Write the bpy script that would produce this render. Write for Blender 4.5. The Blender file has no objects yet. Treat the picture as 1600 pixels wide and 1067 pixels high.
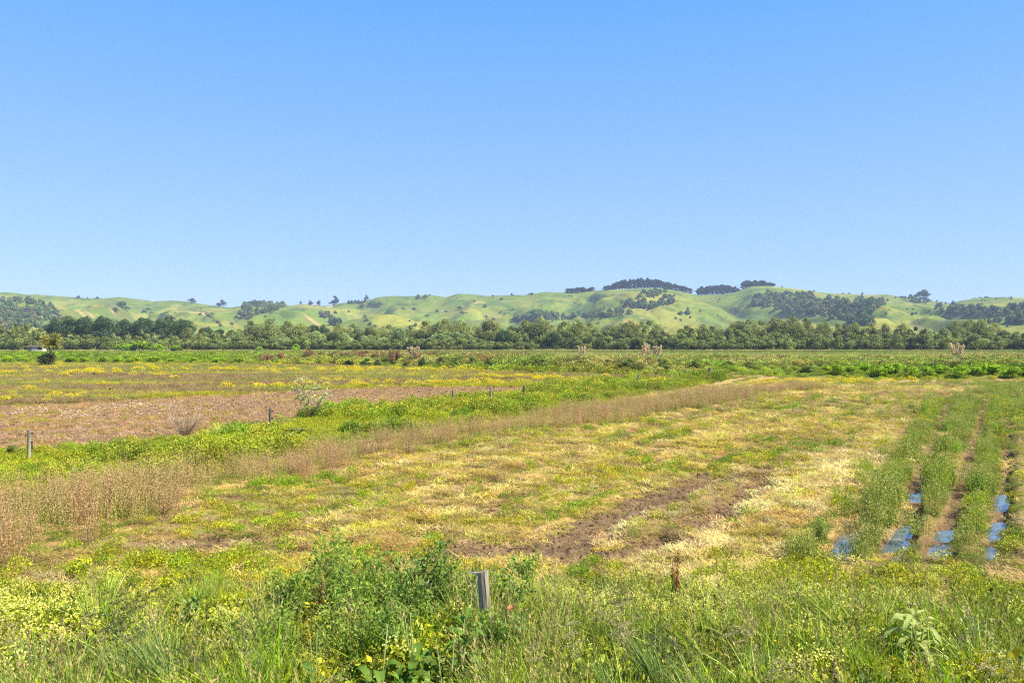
import bpy, math, random
import numpy as np
from mathutils import Vector

R = math.radians
random.seed(7)
rng = np.random.default_rng(7)
sc = bpy.context.scene
COL = sc.collection

# ------------------------------------------------------------------ camera, sky, sun, exposure
F, CX, HZ, CH = 1300.0, 800.0, 535.0, 4.0          # focal length, centre and horizon in photo pixels; eye height in metres
cam = bpy.data.objects.new('camera', bpy.data.cameras.new('camera'))
COL.objects.link(cam); sc.camera = cam
cam.location = (0, 0, CH)
cam.rotation_euler = (R(90), 0, 0)
cam.data.sensor_width = 36
cam.data.lens = 36 * F / 1600
cam.data.shift_y = (HZ - 533.5) / 1600
cam.data.clip_start = 0.1
cam.data.clip_end = 20000

SUN_EL, SUN_AZ = 48.0, 112.0                         # azimuth clockwise from straight ahead (+Y): the sun stands to the right, a little behind
world = bpy.data.worlds.new("World"); sc.world = world
world.use_nodes = True
wn = world.node_tree.nodes; wl = world.node_tree.links
bg = wn['Background']
sky = wn.new('ShaderNodeTexSky'); sky.sky_type = 'NISHITA'; sky.sun_disc = False
sky.sun_elevation = R(SUN_EL); sky.sun_rotation = R(SUN_AZ)
sky.altitude = 0; sky.air_density = 0.85; sky.dust_density = 0.05; sky.ozone_density = 1.6
gam = wn.new('ShaderNodeMix'); gam.data_type = 'RGBA'; gam.blend_type = 'MULTIPLY'; gam.inputs['Factor'].default_value = 1
gam.inputs['B'].default_value = (1.0, 1.0, 1.0, 1)
# the clear deep blue of the day: three parts of an elevation ramp to one part of the physical sky
wtc = wn.new('ShaderNodeTexCoord'); wsx = wn.new('ShaderNodeSeparateXYZ'); wcr = wn.new('ShaderNodeValToRGB')
wl.new(wtc.outputs['Generated'], wsx.inputs[0]); wl.new(wsx.outputs['Z'], wcr.inputs[0])
for i_, (p_, c_) in enumerate(((0.0, (0.38, 0.61, 1.06)), (0.16, (0.285, 0.53, 1.06)), (0.38, (0.11, 0.42, 1.08)), (1.0, (0.05, 0.20, 0.70)))):
    e_ = wcr.color_ramp.elements[i_] if i_ < 2 else wcr.color_ramp.elements.new(p_)
    e_.position = p_; e_.color = (*c_, 1)
wsc = wn.new('ShaderNodeVectorMath'); wsc.operation = 'SCALE'; wsc.inputs['Scale'].default_value = 5.95
wmx = wn.new('ShaderNodeMix'); wmx.data_type = 'RGBA'; wmx.inputs['Factor'].default_value = 0.75
wl.new(wcr.outputs[0], wsc.inputs[0]); wl.new(sky.outputs['Color'], wmx.inputs['A']); wl.new(wsc.outputs[0], wmx.inputs['B'])
wl.new(wmx.outputs['Result'], gam.inputs['A']); wl.new(gam.outputs['Result'], bg.inputs['Color'])
bg.inputs['Strength'].default_value = 0.076

sun = bpy.data.objects.new('sun', bpy.data.lights.new('sun', 'SUN')); COL.objects.link(sun)
sun.data.energy = 5.0; sun.data.angle = R(0.5); sun.data.color = (1.0, 0.92, 0.76)
sd = Vector((math.sin(R(SUN_AZ)) * math.cos(R(SUN_EL)), math.cos(R(SUN_AZ)) * math.cos(R(SUN_EL)), math.sin(R(SUN_EL))))
sun.rotation_euler = sd.to_track_quat('Z', 'Y').to_euler(); sun.location = (60, 0, 80)

sc.view_settings.view_transform = 'Standard'; sc.view_settings.look = 'None'
sc.view_settings.gamma = 1.0; sc.view_settings.use_curve_mapping = False
sc.view_settings.exposure = 1.3
sc.render.engine = 'CYCLES'
sc.cycles.max_bounces = 6; sc.cycles.diffuse_bounces = 3; sc.cycles.glossy_bounces = 2
sc.cycles.transmission_bounces = 3; sc.cycles.volume_bounces = 0; sc.cycles.transparent_max_bounces = 8
sc.cycles.use_denoising = False
sc.cycles.filter_width = 1.2

# ------------------------------------------------------------------ small helpers
def lin(r, g, b, k=1.0):
    f = lambda c: (c / 255 / 12.92 if c / 255 <= 0.04045 else ((c / 255 + 0.055) / 1.055) ** 2.4)
    return np.array([f(r), f(g), f(b)]) * k

def gp(px, py, z=0.0):
    """photo pixel on the plane at height z -> world x, y"""
    Y = (CH - z) * F / (py - HZ)
    return ((px - CX) / F * Y, Y)

def at(px, Y):
    return (px - CX) / F * Y

def hgt(py, Y):
    return CH + (HZ - py) / F * Y

def _hash(ix, iy, seed):
    h = (ix.astype(np.int64) * 374761393 + iy.astype(np.int64) * 668265263 + seed * 982451653) & 0xffffffff
    h = ((h ^ (h >> 13)) * 1274126177) & 0xffffffff
    h = h ^ (h >> 16)
    return (h & 0xffff) / 65535.0

def vnoise(x, y, seed=0):
    x = np.asarray(x, float); y = np.asarray(y, float)
    ix = np.floor(x); iy = np.floor(y); fx = x - ix; fy = y - iy
    fx = fx * fx * (3 - 2 * fx); fy = fy * fy * (3 - 2 * fy)
    a = _hash(ix, iy, seed); b = _hash(ix + 1, iy, seed); c = _hash(ix, iy + 1, seed); d = _hash(ix + 1, iy + 1, seed)
    return (a * (1 - fx) + b * fx) * (1 - fy) + (c * (1 - fx) + d * fx) * fy

def fbm(x, y, seed=0, octv=4):
    s = 0; a = 1; t = 0
    for i in range(octv):
        s = s + a * vnoise(x * 2 ** i + 17.3 * i, y * 2 ** i - 9.1 * i, seed + i); t += a; a *= 0.55
    return s / t

def sstep(a, b, x):
    t = np.clip((x - a) / (b - a), 0, 1)
    return t * t * (3 - 2 * t)

def seg_dist(X, Y, pts):
    d = np.full(np.shape(X), 1e9)
    for (x0, y0), (x1, y1) in zip(pts[:-1], pts[1:]):
        dx, dy = x1 - x0, y1 - y0
        t = np.clip(((X - x0) * dx + (Y - y0) * dy) / (dx * dx + dy * dy + 1e-9), 0, 1)
        d = np.minimum(d, np.hypot(X - x0 - t * dx, Y - y0 - t * dy))
    return d

def poly_sd(X, Y, pts):
    """signed distance, positive inside"""
    d = seg_dist(X, Y, list(pts) + [pts[0]])
    ins = np.zeros(np.shape(X), bool)
    n = len(pts)
    for i in range(n):
        x0, y0 = pts[i]; x1, y1 = pts[(i + 1) % n]
        c = ((y0 > Y) != (y1 > Y)) & (X < (x1 - x0) * (Y - y0) / ((y1 - y0) if y1 != y0 else 1e-9) + x0)
        ins ^= c
    return np.where(ins, d, -d)

def tag(o, label=None, cat=None, group=None, kind=None):
    if label: o['label'] = label
    if cat: o['category'] = cat
    if group: o['group'] = group
    if kind: o['kind'] = kind
    return o

def empty(name, loc, label, cat, group=None, rz=0.0, s=1.0):
    o = bpy.data.objects.new(name, None); COL.objects.link(o)
    o.location = loc; o.rotation_euler = (0, 0, rz); o.scale = (s, s, s) if not hasattr(s, '__len__') else s
    o.empty_display_size = 0.2
    return tag(o, label, cat, group)

KIDS = {}
def child(parent, name, mesh):
    o = bpy.data.objects.new(name, mesh); COL.objects.link(o); o.parent = parent
    KIDS.setdefault(parent.name, []).append(o)
    return o

def dup(root, loc, rz, s, label, group=None):
    r = root.copy(); COL.objects.link(r); r.location = loc; r.rotation_euler = (0, 0, rz)
    r.scale = (s, s, s) if not hasattr(s, '__len__') else s
    r['label'] = label
    if group: r['group'] = group
    KIDS[r.name] = []
    for ch in KIDS.get(root.name, []):
        c = ch.copy(); COL.objects.link(c); c.parent = r; KIDS[r.name].append(c)
        for g in KIDS.get(ch.name, []):
            d = g.copy(); COL.objects.link(d); d.parent = c
    return r

class Geo:
    """collects strips, leaves and tubes; each vertex carries col (own colour, a = how far it replaces the tint) and v (brightness)"""
    def __init__(s):
        s.V = []; s.Q = []; s.T = []; s.C = []; s.B = []; s.n = 0
    def add(s, V, Q=None, T=None, col=(0, 0, 0, 0), v=1.0):
        V = np.asarray(V, float).reshape(-1, 3); n = len(V)
        s.V.append(V)
        if Q is not None and len(Q): s.Q.append(np.asarray(Q).reshape(-1, 4) + s.n)
        if T is not None and len(T): s.T.append(np.asarray(T).reshape(-1, 3) + s.n)
        c = np.asarray(col, float)
        s.C.append(np.broadcast_to(c, (n, 4)) if c.ndim == 1 else c)
        s.B.append(np.broadcast_to(np.asarray(v, float), (n,)))
        s.n += n
    def mesh(s, name, mat=None, smooth=False):
        V = np.concatenate(s.V); C = np.concatenate(s.C); B = np.concatenate(s.B)
        Q = np.concatenate(s.Q) if s.Q else np.zeros((0, 4), int); T = np.concatenate(s.T) if s.T else np.zeros((0, 3), int)
        me = bpy.data.meshes.new(name)
        me.vertices.add(len(V)); me.vertices.foreach_set('co', V.astype(np.float32).ravel())
        nl = Q.size + T.size; me.loops.add(nl)
        me.loops.foreach_set('vertex_index', np.concatenate([Q.ravel(), T.ravel()]).astype(np.int32))
        me.polygons.add(len(Q) + len(T))
        ls = np.concatenate([np.arange(len(Q)) * 4, Q.size + np.arange(len(T)) * 3]).astype(np.int32)
        me.polygons.foreach_set('loop_start', ls)
        me.polygons.foreach_set('use_smooth', np.full(len(Q) + len(T), smooth))
        me.update(calc_edges=True)
        a = me.attributes.new('col', 'FLOAT_COLOR', 'POINT'); a.data.foreach_set('color', C.astype(np.float32).ravel())
        b = me.attributes.new('v', 'FLOAT', 'POINT'); b.data.foreach_set('value', B.astype(np.float32).ravel())
        if mat: me.materials.append(mat)
        me.validate()
        return me
    # ---- blades: curved tapering strips
    def blades(s, base, az, h, w, lean, curve=1.7, segs=3, col=(0, 0, 0, 0), v=None, belly=0.0, droop=0.0, twist=None, r=rng):
        n = len(base); t = np.linspace(0, 1, segs + 1)
        h = np.broadcast_to(h, (n,)); w = np.broadcast_to(w, (n,)); lean = np.broadcast_to(lean, (n,)); droop = np.broadcast_to(droop, (n,))
        d = np.stack([np.cos(az), np.sin(az)], 1)
        sa = az + (math.pi / 2 if twist is None else twist)
        sdv = np.stack([np.cos(sa), np.sin(sa)], 1)
        P = np.zeros((n, segs + 1, 3))
        P[:, :, :2] = base[:, None, :2] + d[:, None, :] * (lean * h)[:, None, None] * (t ** curve)[None, :, None]
        P[:, :, 2] = base[:, None, 2] + h[:, None] * (t[None, :] * 1.0 - droop[:, None] * t[None, :] ** 3)
        if belly > 0: prof = np.sin(np.pi * np.clip(t * 0.93 + 0.07, 0, 1)) ** belly
        else: prof = (1 - t ** 1.6) * 0.95 + 0.05
        prof = np.maximum(prof, 0.04)
        W = w[:, None] * prof[None, :] * 0.5
        L = P.copy(); Rr = P.copy()
        L[:, :, :2] -= sdv[:, None, :] * W[:, :, None]; Rr[:, :, :2] += sdv[:, None, :] * W[:, :, None]
        V = np.stack([L, Rr], 2).reshape(-1, 3)
        k = (np.arange(n) * (segs + 1) * 2)[:, None] + np.arange(segs)[None, :] * 2
        Q = np.stack([k, k + 1, k + 3, k + 2], -1).reshape(-1, 4)
        vv = np.ones(n) if v is None else np.broadcast_to(v, (n,))
        vv = np.repeat(vv, (segs + 1) * 2)
        c = np.asarray(col, float)
        if c.ndim == 2: c = np.repeat(c, (segs + 1) * 2, axis=0)
        s.add(V, Q=Q, col=c, v=vv)
        return P[:, -1, :]
    # ---- leaves: small kites
    def leaves(s, pos, d, nrm, L, W, col=(0, 0, 0, 0), v=None):
        n = len(pos)
        d = d / (np.linalg.norm(d, axis=1, keepdims=True) + 1e-9)
        sd_ = np.cross(d, nrm); sd_ /= (np.linalg.norm(sd_, axis=1, keepdims=True) + 1e-9)
        L = np.broadcast_to(L, (n,))[:, None]; W = np.broadcast_to(W, (n,))[:, None]
        a = pos; b = pos + d * L * 0.45 + sd_ * W * 0.5; c_ = pos + d * L; e = pos + d * L * 0.45 - sd_ * W * 0.5
        V = np.stack([a, b, c_, e], 1).reshape(-1, 3)
        Q = (np.arange(n) * 4)[:, None] + np.arange(4)[None, :]
        vv = np.repeat(np.ones(n) if v is None else np.broadcast_to(v, (n,)), 4)
        c = np.asarray(col, float)
        if c.ndim == 2: c = np.repeat(c, 4, axis=0)
        s.add(V, Q=Q, col=c, v=vv)
    def tube(s, pts, rad, sides=6, col=(0, 0, 0, 0), v=1.0, cap=True):
        pts = [Vector(p) for p in pts]; m = len(pts); V = []
        for i, p in enumerate(pts):
            tdir = (pts[min(i + 1, m - 1)] - pts[max(i - 1, 0)]).normalized()
            a = tdir.orthogonal().normalized() if i == 0 else (a - tdir * a.dot(tdir)).normalized()
            b = tdir.cross(a)
            for k in range(sides):
                an = 2 * math.pi * k / sides
                V.append(p + (a * math.cos(an) + b * math.sin(an)) * rad[i])
        Q = [(i * sides + k, i * sides + (k + 1) % sides, (i + 1) * sides + (k + 1) % sides, (i + 1) * sides + k) for i in range(m - 1) for k in range(sides)]
        V = [tuple(q) for q in V]; T = []
        if cap:
            V.append(tuple(pts[-1])); top = len(V) - 1; o = (m - 1) * sides
            T = [(o + k, o + (k + 1) % sides, top) for k in range(sides)]
        s.add(V, Q=Q, T=T, col=col, v=v)

def rdir(n, r, up=0.0):
    d = r.normal(size=(n, 3)); d[:, 2] += up
    return d / np.linalg.norm(d, axis=1, keepdims=True)

# ------------------------------------------------------------------ materials
def new_mat(name):
    m = bpy.data.materials.new(name); m.use_nodes = True
    m.node_tree.nodes.clear()
    return m, m.node_tree.nodes, m.node_tree.links

def plant_mat(name, tint=None, transl=0.35, inst=True, rough=0.55, spec=0.25, objvar=0.0):
    """albedo = mix(tint * v, own colour, own alpha); tint from the instancer or fixed"""
    m, N, L = new_mat(name)
    out = N.new('ShaderNodeOutputMaterial')
    ac = N.new('ShaderNodeAttribute'); ac.attribute_name = 'col'
    av = N.new('ShaderNodeAttribute'); av.attribute_name = 'v'
    if inst:
        at_ = N.new('ShaderNodeAttribute'); at_.attribute_type = 'INSTANCER'; at_.attribute_name = 'tint'; src = at_.outputs['Color']
    else:
        rg = N.new('ShaderNodeRGB'); rg.outputs[0].default_value = (*tint, 1); src = rg.outputs[0]
    vm = N.new('ShaderNodeVectorMath'); vm.operation = 'SCALE'
    L.new(src, vm.inputs[0])
    if objvar > 0:
        oi = N.new('ShaderNodeObjectInfo'); mr = N.new('ShaderNodeMapRange')
        mr.inputs['To Min'].default_value = 1 - objvar; mr.inputs['To Max'].default_value = 1 + objvar
        L.new(oi.outputs['Random'], mr.inputs['Value'])
        mm = N.new('ShaderNodeMath'); mm.operation = 'MULTIPLY'
        L.new(mr.outputs['Result'], mm.inputs[0]); L.new(av.outputs['Fac'], mm.inputs[1]); L.new(mm.outputs[0], vm.inputs['Scale'])
    else:
        L.new(av.outputs['Fac'], vm.inputs['Scale'])
    mx = N.new('ShaderNodeMix'); mx.data_type = 'RGBA'
    L.new(ac.outputs['Alpha'], mx.inputs['Factor']); L.new(vm.outputs[0], mx.inputs['A']); L.new(ac.outputs['Color'], mx.inputs['B'])
    p = N.new('ShaderNodeBsdfPrincipled'); p.inputs['Roughness'].default_value = rough
    p.inputs['Specular IOR Level'].default_value = spec
    L.new(mx.outputs['Result'], p.inputs['Base Color'])
    if transl > 0:
        tr = N.new('ShaderNodeBsdfTranslucent'); sh = N.new('ShaderNodeMixShader'); sh.inputs[0].default_value = transl
        tm = N.new('ShaderNodeMix'); tm.data_type = 'RGBA'; tm.blend_type = 'MULTIPLY'; tm.inputs['Factor'].default_value = 1
        tm.inputs['B'].default_value = (1.1, 1.15, 0.7, 1)
        L.new(mx.outputs['Result'], tm.inputs['A']); L.new(tm.outputs['Result'], tr.inputs['Color'])
        L.new(p.outputs[0], sh.inputs[1]); L.new(tr.outputs[0], sh.inputs[2]); L.new(sh.outputs[0], out.inputs['Surface'])
    else:
        L.new(p.outputs[0], out.inputs['Surface'])
    return m

M_INST = plant_mat('field_plants', inst=True, transl=0.28)
M_CLOD = plant_mat('soil_clods', inst=True, transl=0, rough=0.95, spec=0.1)

def solid_mat(name, c1, c2, scale=8.0, rough=0.85, stretch=(1, 1, 1), bump=0.3, detail=6):
    m, N, L = new_mat(name)
    out = N.new('ShaderNodeOutputMaterial'); p = N.new('ShaderNodeBsdfPrincipled')
    tc = N.new('ShaderNodeTexCoord'); mp = N.new('ShaderNodeMapping'); mp.inputs['Scale'].default_value = stretch
    nz = N.new('ShaderNodeTexNoise'); nz.inputs['Scale'].default_value = scale; nz.inputs['Detail'].default_value = detail
    cr = N.new('ShaderNodeValToRGB'); cr.color_ramp.elements[0].color = (*c1, 1); cr.color_ramp.elements[1].color = (*c2, 1)
    cr.color_ramp.elements[0].position = 0.35; cr.color_ramp.elements[1].position = 0.65
    bp = N.new('ShaderNodeBump'); bp.inputs['Strength'].default_value = bump; bp.inputs['Distance'].default_value = 0.02
    L.new(tc.outputs['Object'], mp.inputs[0]); L.new(mp.outputs[0], nz.inputs['Vector']); L.new(nz.outputs['Fac'], cr.inputs[0])
    L.new(cr.outputs[0], p.inputs['Base Color']); L.new(nz.outputs['Fac'], bp.inputs['Height']); L.new(bp.outputs[0], p.inputs['Normal'])
    p.inputs['Roughness'].default_value = rough; p.inputs['Specular IOR Level'].default_value = 0.2
    L.new(p.outputs[0], out.inputs['Surface'])
    return m

# ------------------------------------------------------------------ the lie of the land
ROW = 0.56                                            # the rows run away to the right: x grows 0.56 m for each metre ahead
FOOT = [(-420, 260), (-97, 157), (-45, 148), (-21, 137), (-9, 121), (0, 110.6), (15, 98), (29, 94.5), (42, 91.2), (54, 88), (160, 62), (420, 10)]
def foot_y(X):
    return np.interp(X, [p[0] for p in FOOT], [p[1] for p in FOOT])

W_ = lambda L_: [gp(*p) for p in L_]
Z_PLOUGH = W_([(-260, 650), (-100, 640), (0, 634), (90, 631), (200, 625), (330, 618), (470, 609), (600, 605), (760, 604), (855, 605), (825, 613), (760, 620), (690, 632), (640, 643), (560, 640), (500, 645), (440, 662), (380, 677), (280, 692), (140, 700), (0, 712), (-120, 730), (-300, 770)])
Z_DITCH = W_([(-300, 760), (-120, 728), (0, 708), (140, 697), (300, 688), (420, 668), (520, 640), (640, 640), (720, 622), (860, 604), (1000, 594), (1140, 592), (1090, 604), (980, 622), (860, 640), (740, 662), (600, 684), (450, 712), (260, 748), (60, 778), (-300, 850)])
Z_BROWN = W_([(-330, 870), (-60, 790), (60, 780), (200, 765), (300, 748), (450, 716), (600, 690), (760, 668), (880, 645), (1000, 628), (1110, 612), (1250, 603), (1300, 606), (1180, 622), (1050, 646), (960, 664), (850, 672), (740, 688), (620, 712), (470, 742), (330, 764), (250, 790), (170, 830), (90, 868), (0, 880), (-300, 960)])
Z_STRAWA = W_([(930, 870), (1000, 800), (1100, 775), (1200, 745), (1300, 700), (1420, 668), (1442, 690), (1340, 770), (1260, 830), (1170, 885), (1050, 910), (960, 900)])
Z_STRAWB = [W_([(470, 842), (600, 792), (760, 746), (900, 708), (1010, 688), (950, 734), (810, 772), (720, 812), (640, 850), (540, 862)]),
            W_([(540, 742), (700, 722), (830, 698), (960, 674), (1080, 660), (1260, 652), (1420, 656), (1300, 690), (1140, 706), (1010, 700), (880, 712), (700, 752), (600, 760)])]
Z_LUSH = [W_([(280, 815), (330, 772), (420, 748), (560, 738), (670, 765), (640, 798), (520, 800), (450, 852), (310, 838)]),
          W_([(740, 828), (800, 775), (900, 738), (1060, 722), (1100, 740), (1020, 765), (930, 800), (840, 830)]),
          W_([(1110, 900), (1180, 870), (1290, 880), (1500, 900), (1700, 920), (1700, 1000), (1200, 985)]), W_([(0, 905), (200, 880), (420, 868), (420, 890), (0, 925)])]
Z_BARE = [W_([(150, 880), (250, 800), (420, 748), (620, 706), (660, 706), (560, 734), (430, 762), (340, 790), (300, 830), (450, 860), (470, 885), (200, 900)]), W_([(1330, 870), (1440, 872), (1560, 890), (1700, 900), (1700, 830), (1580, 780), (1590, 700), (1700, 700), (1800, 900), (1600, 915), (1380, 890)])]
Z_RUTS = W_([(1262, 880), (1300, 800), (1360, 735), (1420, 680), (1450, 625), (1600, 596), (1900, 600), (2100, 700), (2300, 880), (1650, 900), (1560, 890), (1480, 875), (1400, 882), (1330, 886)])
Z_OLIVE = W_([(1000, 660), (1060, 636), (1200, 612), (1330, 600), (1700, 592), (2000, 600), (1900, 640), (1470, 640), (1380, 660), (1230, 660)])
FURROWS = [(W_([(730, 866), (800, 862), (870, 856), (930, 826), (1000, 792), (1060, 770), (1118, 744)]), 0.70),
           (W_([(860, 872), (960, 868), (1040, 850)]), 0.50), (W_([(1080, 824), (1140, 790), (1195, 752)]), 0.50),
           (W_([(385, 852), (450, 840), (525, 828)]), 0.28), (W_([(1040, 658), (1090, 642), (1175, 624)]), 0.35),
           (W_([(700, 806), (790, 796), (850, 778)]), 0.14), (W_([(1590, 870), (1500, 872), (1420, 858), (1398, 868)]), 0.20),
           (W_([(250, 800), (330, 790), (400, 772)]), 0.35), (W_([(240, 858), (330, 846), (390, 850)]), 0.45), (W_([(440, 728), (560, 708), (660, 690)]), 0.45), (W_([(1180, 646), (1260, 640), (1330, 628)]), 0.25)]
RUT_S = [-2.70, -1.62, -0.72, 0.34, 1.75]              # offsets of the wheel ruts across the rows
# wet stretches: rut number, first and last distance ahead
WET = [(0, 15.8, 17.8), (1, 16.5, 18.3), (2, 16.1, 17.0), (2, 17.5, 18.3), (3, 15.8, 16.8), (3, 17.6, 19.0), (3, 20.8, 22.6), (1, 21.8, 22.8), (0, 50, 53.5)]
RUT_K = [-0.03, -0.01, 0.035, 0.05, 0.05]             # and how each drifts sideways per metre ahead
def rut_c(i, Y):
    return RUT_S[i] + RUT_K[i] * (np.asarray(Y, float) - 17)
WATER_Z = -0.17

def rut_depth(X, Y):
    s = X - ROW * Y
    wob = (fbm(Y * 0.5, s * 0, 31, 2) - 0.5) * 0.5
    inr = sstep(15.0, 16.0, Y) * (1 - sstep(58, 66, Y))
    dep = np.zeros(np.shape(X)); rid = np.zeros(np.shape(X))
    for i, c in enumerate(RUT_S):
        w = (0.25 if i == 3 else 0.36) + 0.16 * (vnoise(Y * 1.3, Y * 0 + i * 7.7, 40) - 0.5)
        e = np.abs(s - rut_c(i, Y) - wob * (0.35 if i < 4 else 1)) / w + (fbm(X * 2.2, Y * 1.2, 33 + i, 3) - 0.5) * 0.7
        shape = 1 - sstep(0.45, 1.15, e)
        wet = np.zeros(np.shape(X))
        for (k, y0, y1) in WET:
            if k == i: wet = np.maximum(wet, sstep(y0 - 0.45, y0 + 0.25, Y) * (1 - sstep(y1 - 0.3, y1 + 0.5, Y)))
        d = 0.10 + 0.05 * vnoise(Y * 0.9, Y * 0 + i, 41) + wet * 0.17
        dep = np.maximum(dep, shape * d * (inr if i < 4 else inr * 0.6))
        rid = np.maximum(rid, np.exp(-((s - rut_c(i, Y) - 0.50) / 0.2) ** 2))
    return dep, rid * inr

def base_z(X, Y):
    return (fbm(X * 0.12, Y * 0.12, 3, 3) - 0.5) * 0.22 * sstep(4, 30, Y)

def ground_z(X, Y):
    X = np.asarray(X, float); Y = np.asarray(Y, float)
    z = base_z(X, Y)
    near = 1 - sstep(60, 130, Y)
    z = z + near * ((fbm(X * 1.7, Y * 1.7, 5, 4) - 0.5) * 0.10)
    dep, rid = rut_depth(X, Y)
    z = z - dep + rid * 0.13 * (0.5 + vnoise(X * 2, Y * 2, 8))
    for pts, w in FURROWS:
        d = seg_dist(X, Y, pts)
        z = z + (-0.10 * np.exp(-(d / w) ** 2) + 0.05 * np.exp(-((d - 1.5 * w) / (0.5 * w)) ** 2)) * 1.0
        z = z + np.exp(-(d / (w * 1.3)) ** 2) * (fbm(X * 7, Y * 7, 12, 3) - 0.45) * 0.14
    pl = sstep(-0.6, 1.0, poly_sd(X, Y, Z_PLOUGH))
    z = z + pl * ((fbm(X * 2.2, Y * 2.2, 14, 3) - 0.5) * 0.32 - 0.05)
    # the bank of the drain beyond the field
    q = Y - foot_y(X)
    bank = sstep(-1.0, 7.0, q + (fbm(X * .15, Y * .1, 9, 2) - .5) * 5)
    left = 1 - sstep(-50, -10, X)
    z = z + bank * (1.25 - 0.25 * left) * (1 - 0.75 * sstep(35, 120, q))
    return z

def fieldmap(X, Y):
    """what grows or lies where: weights per kind and the colours of soil and sward, all in world metres"""
    X = np.asarray(X, float); Y = np.asarray(Y, float)
    s = (X - ROW * Y) / math.sqrt(1 + ROW * ROW); v = (Y + ROW * X) / math.sqrt(1 + ROW * ROW)
    jag = (fbm(X * 1.1, Y * 1.1, 21, 3) - 0.5)
    n_big = fbm(s * 0.38, v * 0.07, 22, 3); n_med = fbm(s * 1.2, v * 0.22, 23, 4); n_fin = fbm(X * 3.1, Y * 3.1, 24, 3); n_str = fbm(s * 1.5, v * 0.09, 26, 3); n_iso = fbm(X * 0.45, Y * 0.45, 25, 3)
    soft = lambda poly, e, j: sstep(-e, e, poly_sd(X, Y, poly) + jag * j)
    m = {}
    plough = soft(Z_PLOUGH, 0.4, 2.2); ditch = soft(Z_DITCH, 0.5, 2.2) * (1 - plough); brown = soft(Z_BROWN, 0.4, 2.4) * (1 - ditch) * (1 - plough)
    strawA = soft(Z_STRAWA, 0.7, 3.0); strawB = np.maximum(soft(Z_STRAWB[0], 0.6, 3.0), soft(Z_STRAWB[1], 0.8, 4.0))
    lush = np.zeros(np.shape(X)); bare = np.zeros(np.shape(X))
    for q_ in Z_LUSH: lush = np.maximum(lush, soft(q_, 0.5, 3.0))
    for q_ in Z_BARE: bare = np.maximum(bare, soft(q_, 0.5, 3.0)); ruts = soft(Z_RUTS, 0.5, 1.8); olive = soft(Z_OLIVE, 3, 6)
    q = Y - foot_y(X)
    bank = sstep(-1.5, 1.5, q + jag * 4)
    beyond = sstep(14, 26, q)
    # strips of the paddock beyond the ploughed patch
    fl = seg_dist(X, Y, FENCE_LINE)
    strips = (1 - bank) * sstep(-1.0, 1.0, _side(X, Y) + jag * 3) * (1 - plough) * (1 - ditch)
    furrow = np.zeros(np.shape(X))
    for pts, w in FURROWS:
        d = seg_dist(X, Y, pts)
        furrow = np.maximum(furrow, 1 - sstep(w * 0.7, w * 1.4, d + jag * w * 0.8 + (n_fin - 0.5) * 0.45 * w))
    dep, rid = rut_depth(X, Y)
    mudr = sstep(0.05, 0.12, dep)
    fore = 1 - sstep(11.8, 13.6, Y + jag * 3.0 - 0.9 * np.exp(-((X + 1.5) / 1.3) ** 2) + 0.8 * sstep(2.5, 5, X))
    cut = (1 - plough) * (1 - ditch) * (1 - brown) * (1 - bank) * (1 - strips) * (1 - fore)
    m.update(plough=plough, ditch=ditch, brown=brown, strawA=strawA * cut, strawB=strawB * cut, ruts=ruts * (1 - bank), olive=olive * cut, bank=bank, beyond=beyond,
             strips=strips, furrow=furrow, mudr=mudr, fore=fore, cut=cut, s=s, v=v, q=q, rid=rid, n_big=n_big, n_med=n_med, n_fin=n_fin, n_str=n_str, n_iso=n_iso, jag=jag)
    # how bare and how strawy the cut field is
    g0 = 0.18 * n_med + 0.50 * n_str + 0.12 * n_iso + 0.20 * n_fin
    green = np.clip(sstep(0.44, 0.54, g0 + 0.10 * lush - 0.06 * bare - 0.035 * np.maximum(strawA, strawB)), 0, 1)
    straw = np.clip(strawA * sstep(0.36, 0.50, n_med * 0.6 + n_fin * 0.4) + 0.85 * strawB * sstep(0.42, 0.52, 0.2 * n_med + 0.6 * (1 - n_str) + 0.2 * n_fin) + 0.3 * sstep(0.56, 0.62, 0.2 * n_big + 0.8 * (1 - n_str)), 0, 1) * (1 - 0.8 * lush)
    m['lush'] = lush; m['bare'] = bare
    straw = straw * (1 - ruts) * (1 - olive * 0.85) * (1 - furrow)
    m['green'] = green; m['straw'] = straw
    return m

POSTS = [(45, 30.0), (422, 38.5), (708, 55.0), (767, 59.0), (818, 63.5)]
FENCE_LINE = [(-60, -42), (-16, 27.6), (-10.3, 35.6), (-3.5, 49.5), (-1.3, 52.5), (0.8, 54.5), (11.5, 77), (20.9, 88), (40, 110)]
def _side(X, Y):
    """positive on the far (left) side of the fence line"""
    xs = np.interp(Y, [p[1] for p in FENCE_LINE], [p[0] for p in FENCE_LINE])
    return (xs - X) * 0.85

K = 0.62                                               # seen colour -> base colour
G_BRIGHT = lin(146, 178, 30, K * 1.05); G_MID = lin(134, 154, 48, K * 1.05); G_DARK = lin(84, 114, 36, K); G_YEL = lin(214, 208, 40, K * 1.05)
STRAW = lin(246, 222, 138, K * 1.15); TAN = lin(206, 172, 98, K * 1.08); PINK = lin(190, 156, 112, K * 1.05); SOIL = lin(146, 121, 90, K); DSOIL = lin(108, 87, 64, K)
BROWNW = lin(164, 136, 98, K); OLIVE = lin(156, 158, 80, K * 1.08); YFL = lin(246, 218, 14, K * 1.25); PALEY = lin(228, 226, 110, K * 1.1)

def mixc(a, b, t):
    t = np.asarray(t, float)
    return a * (1 - t[..., None]) + b * t[..., None]

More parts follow.
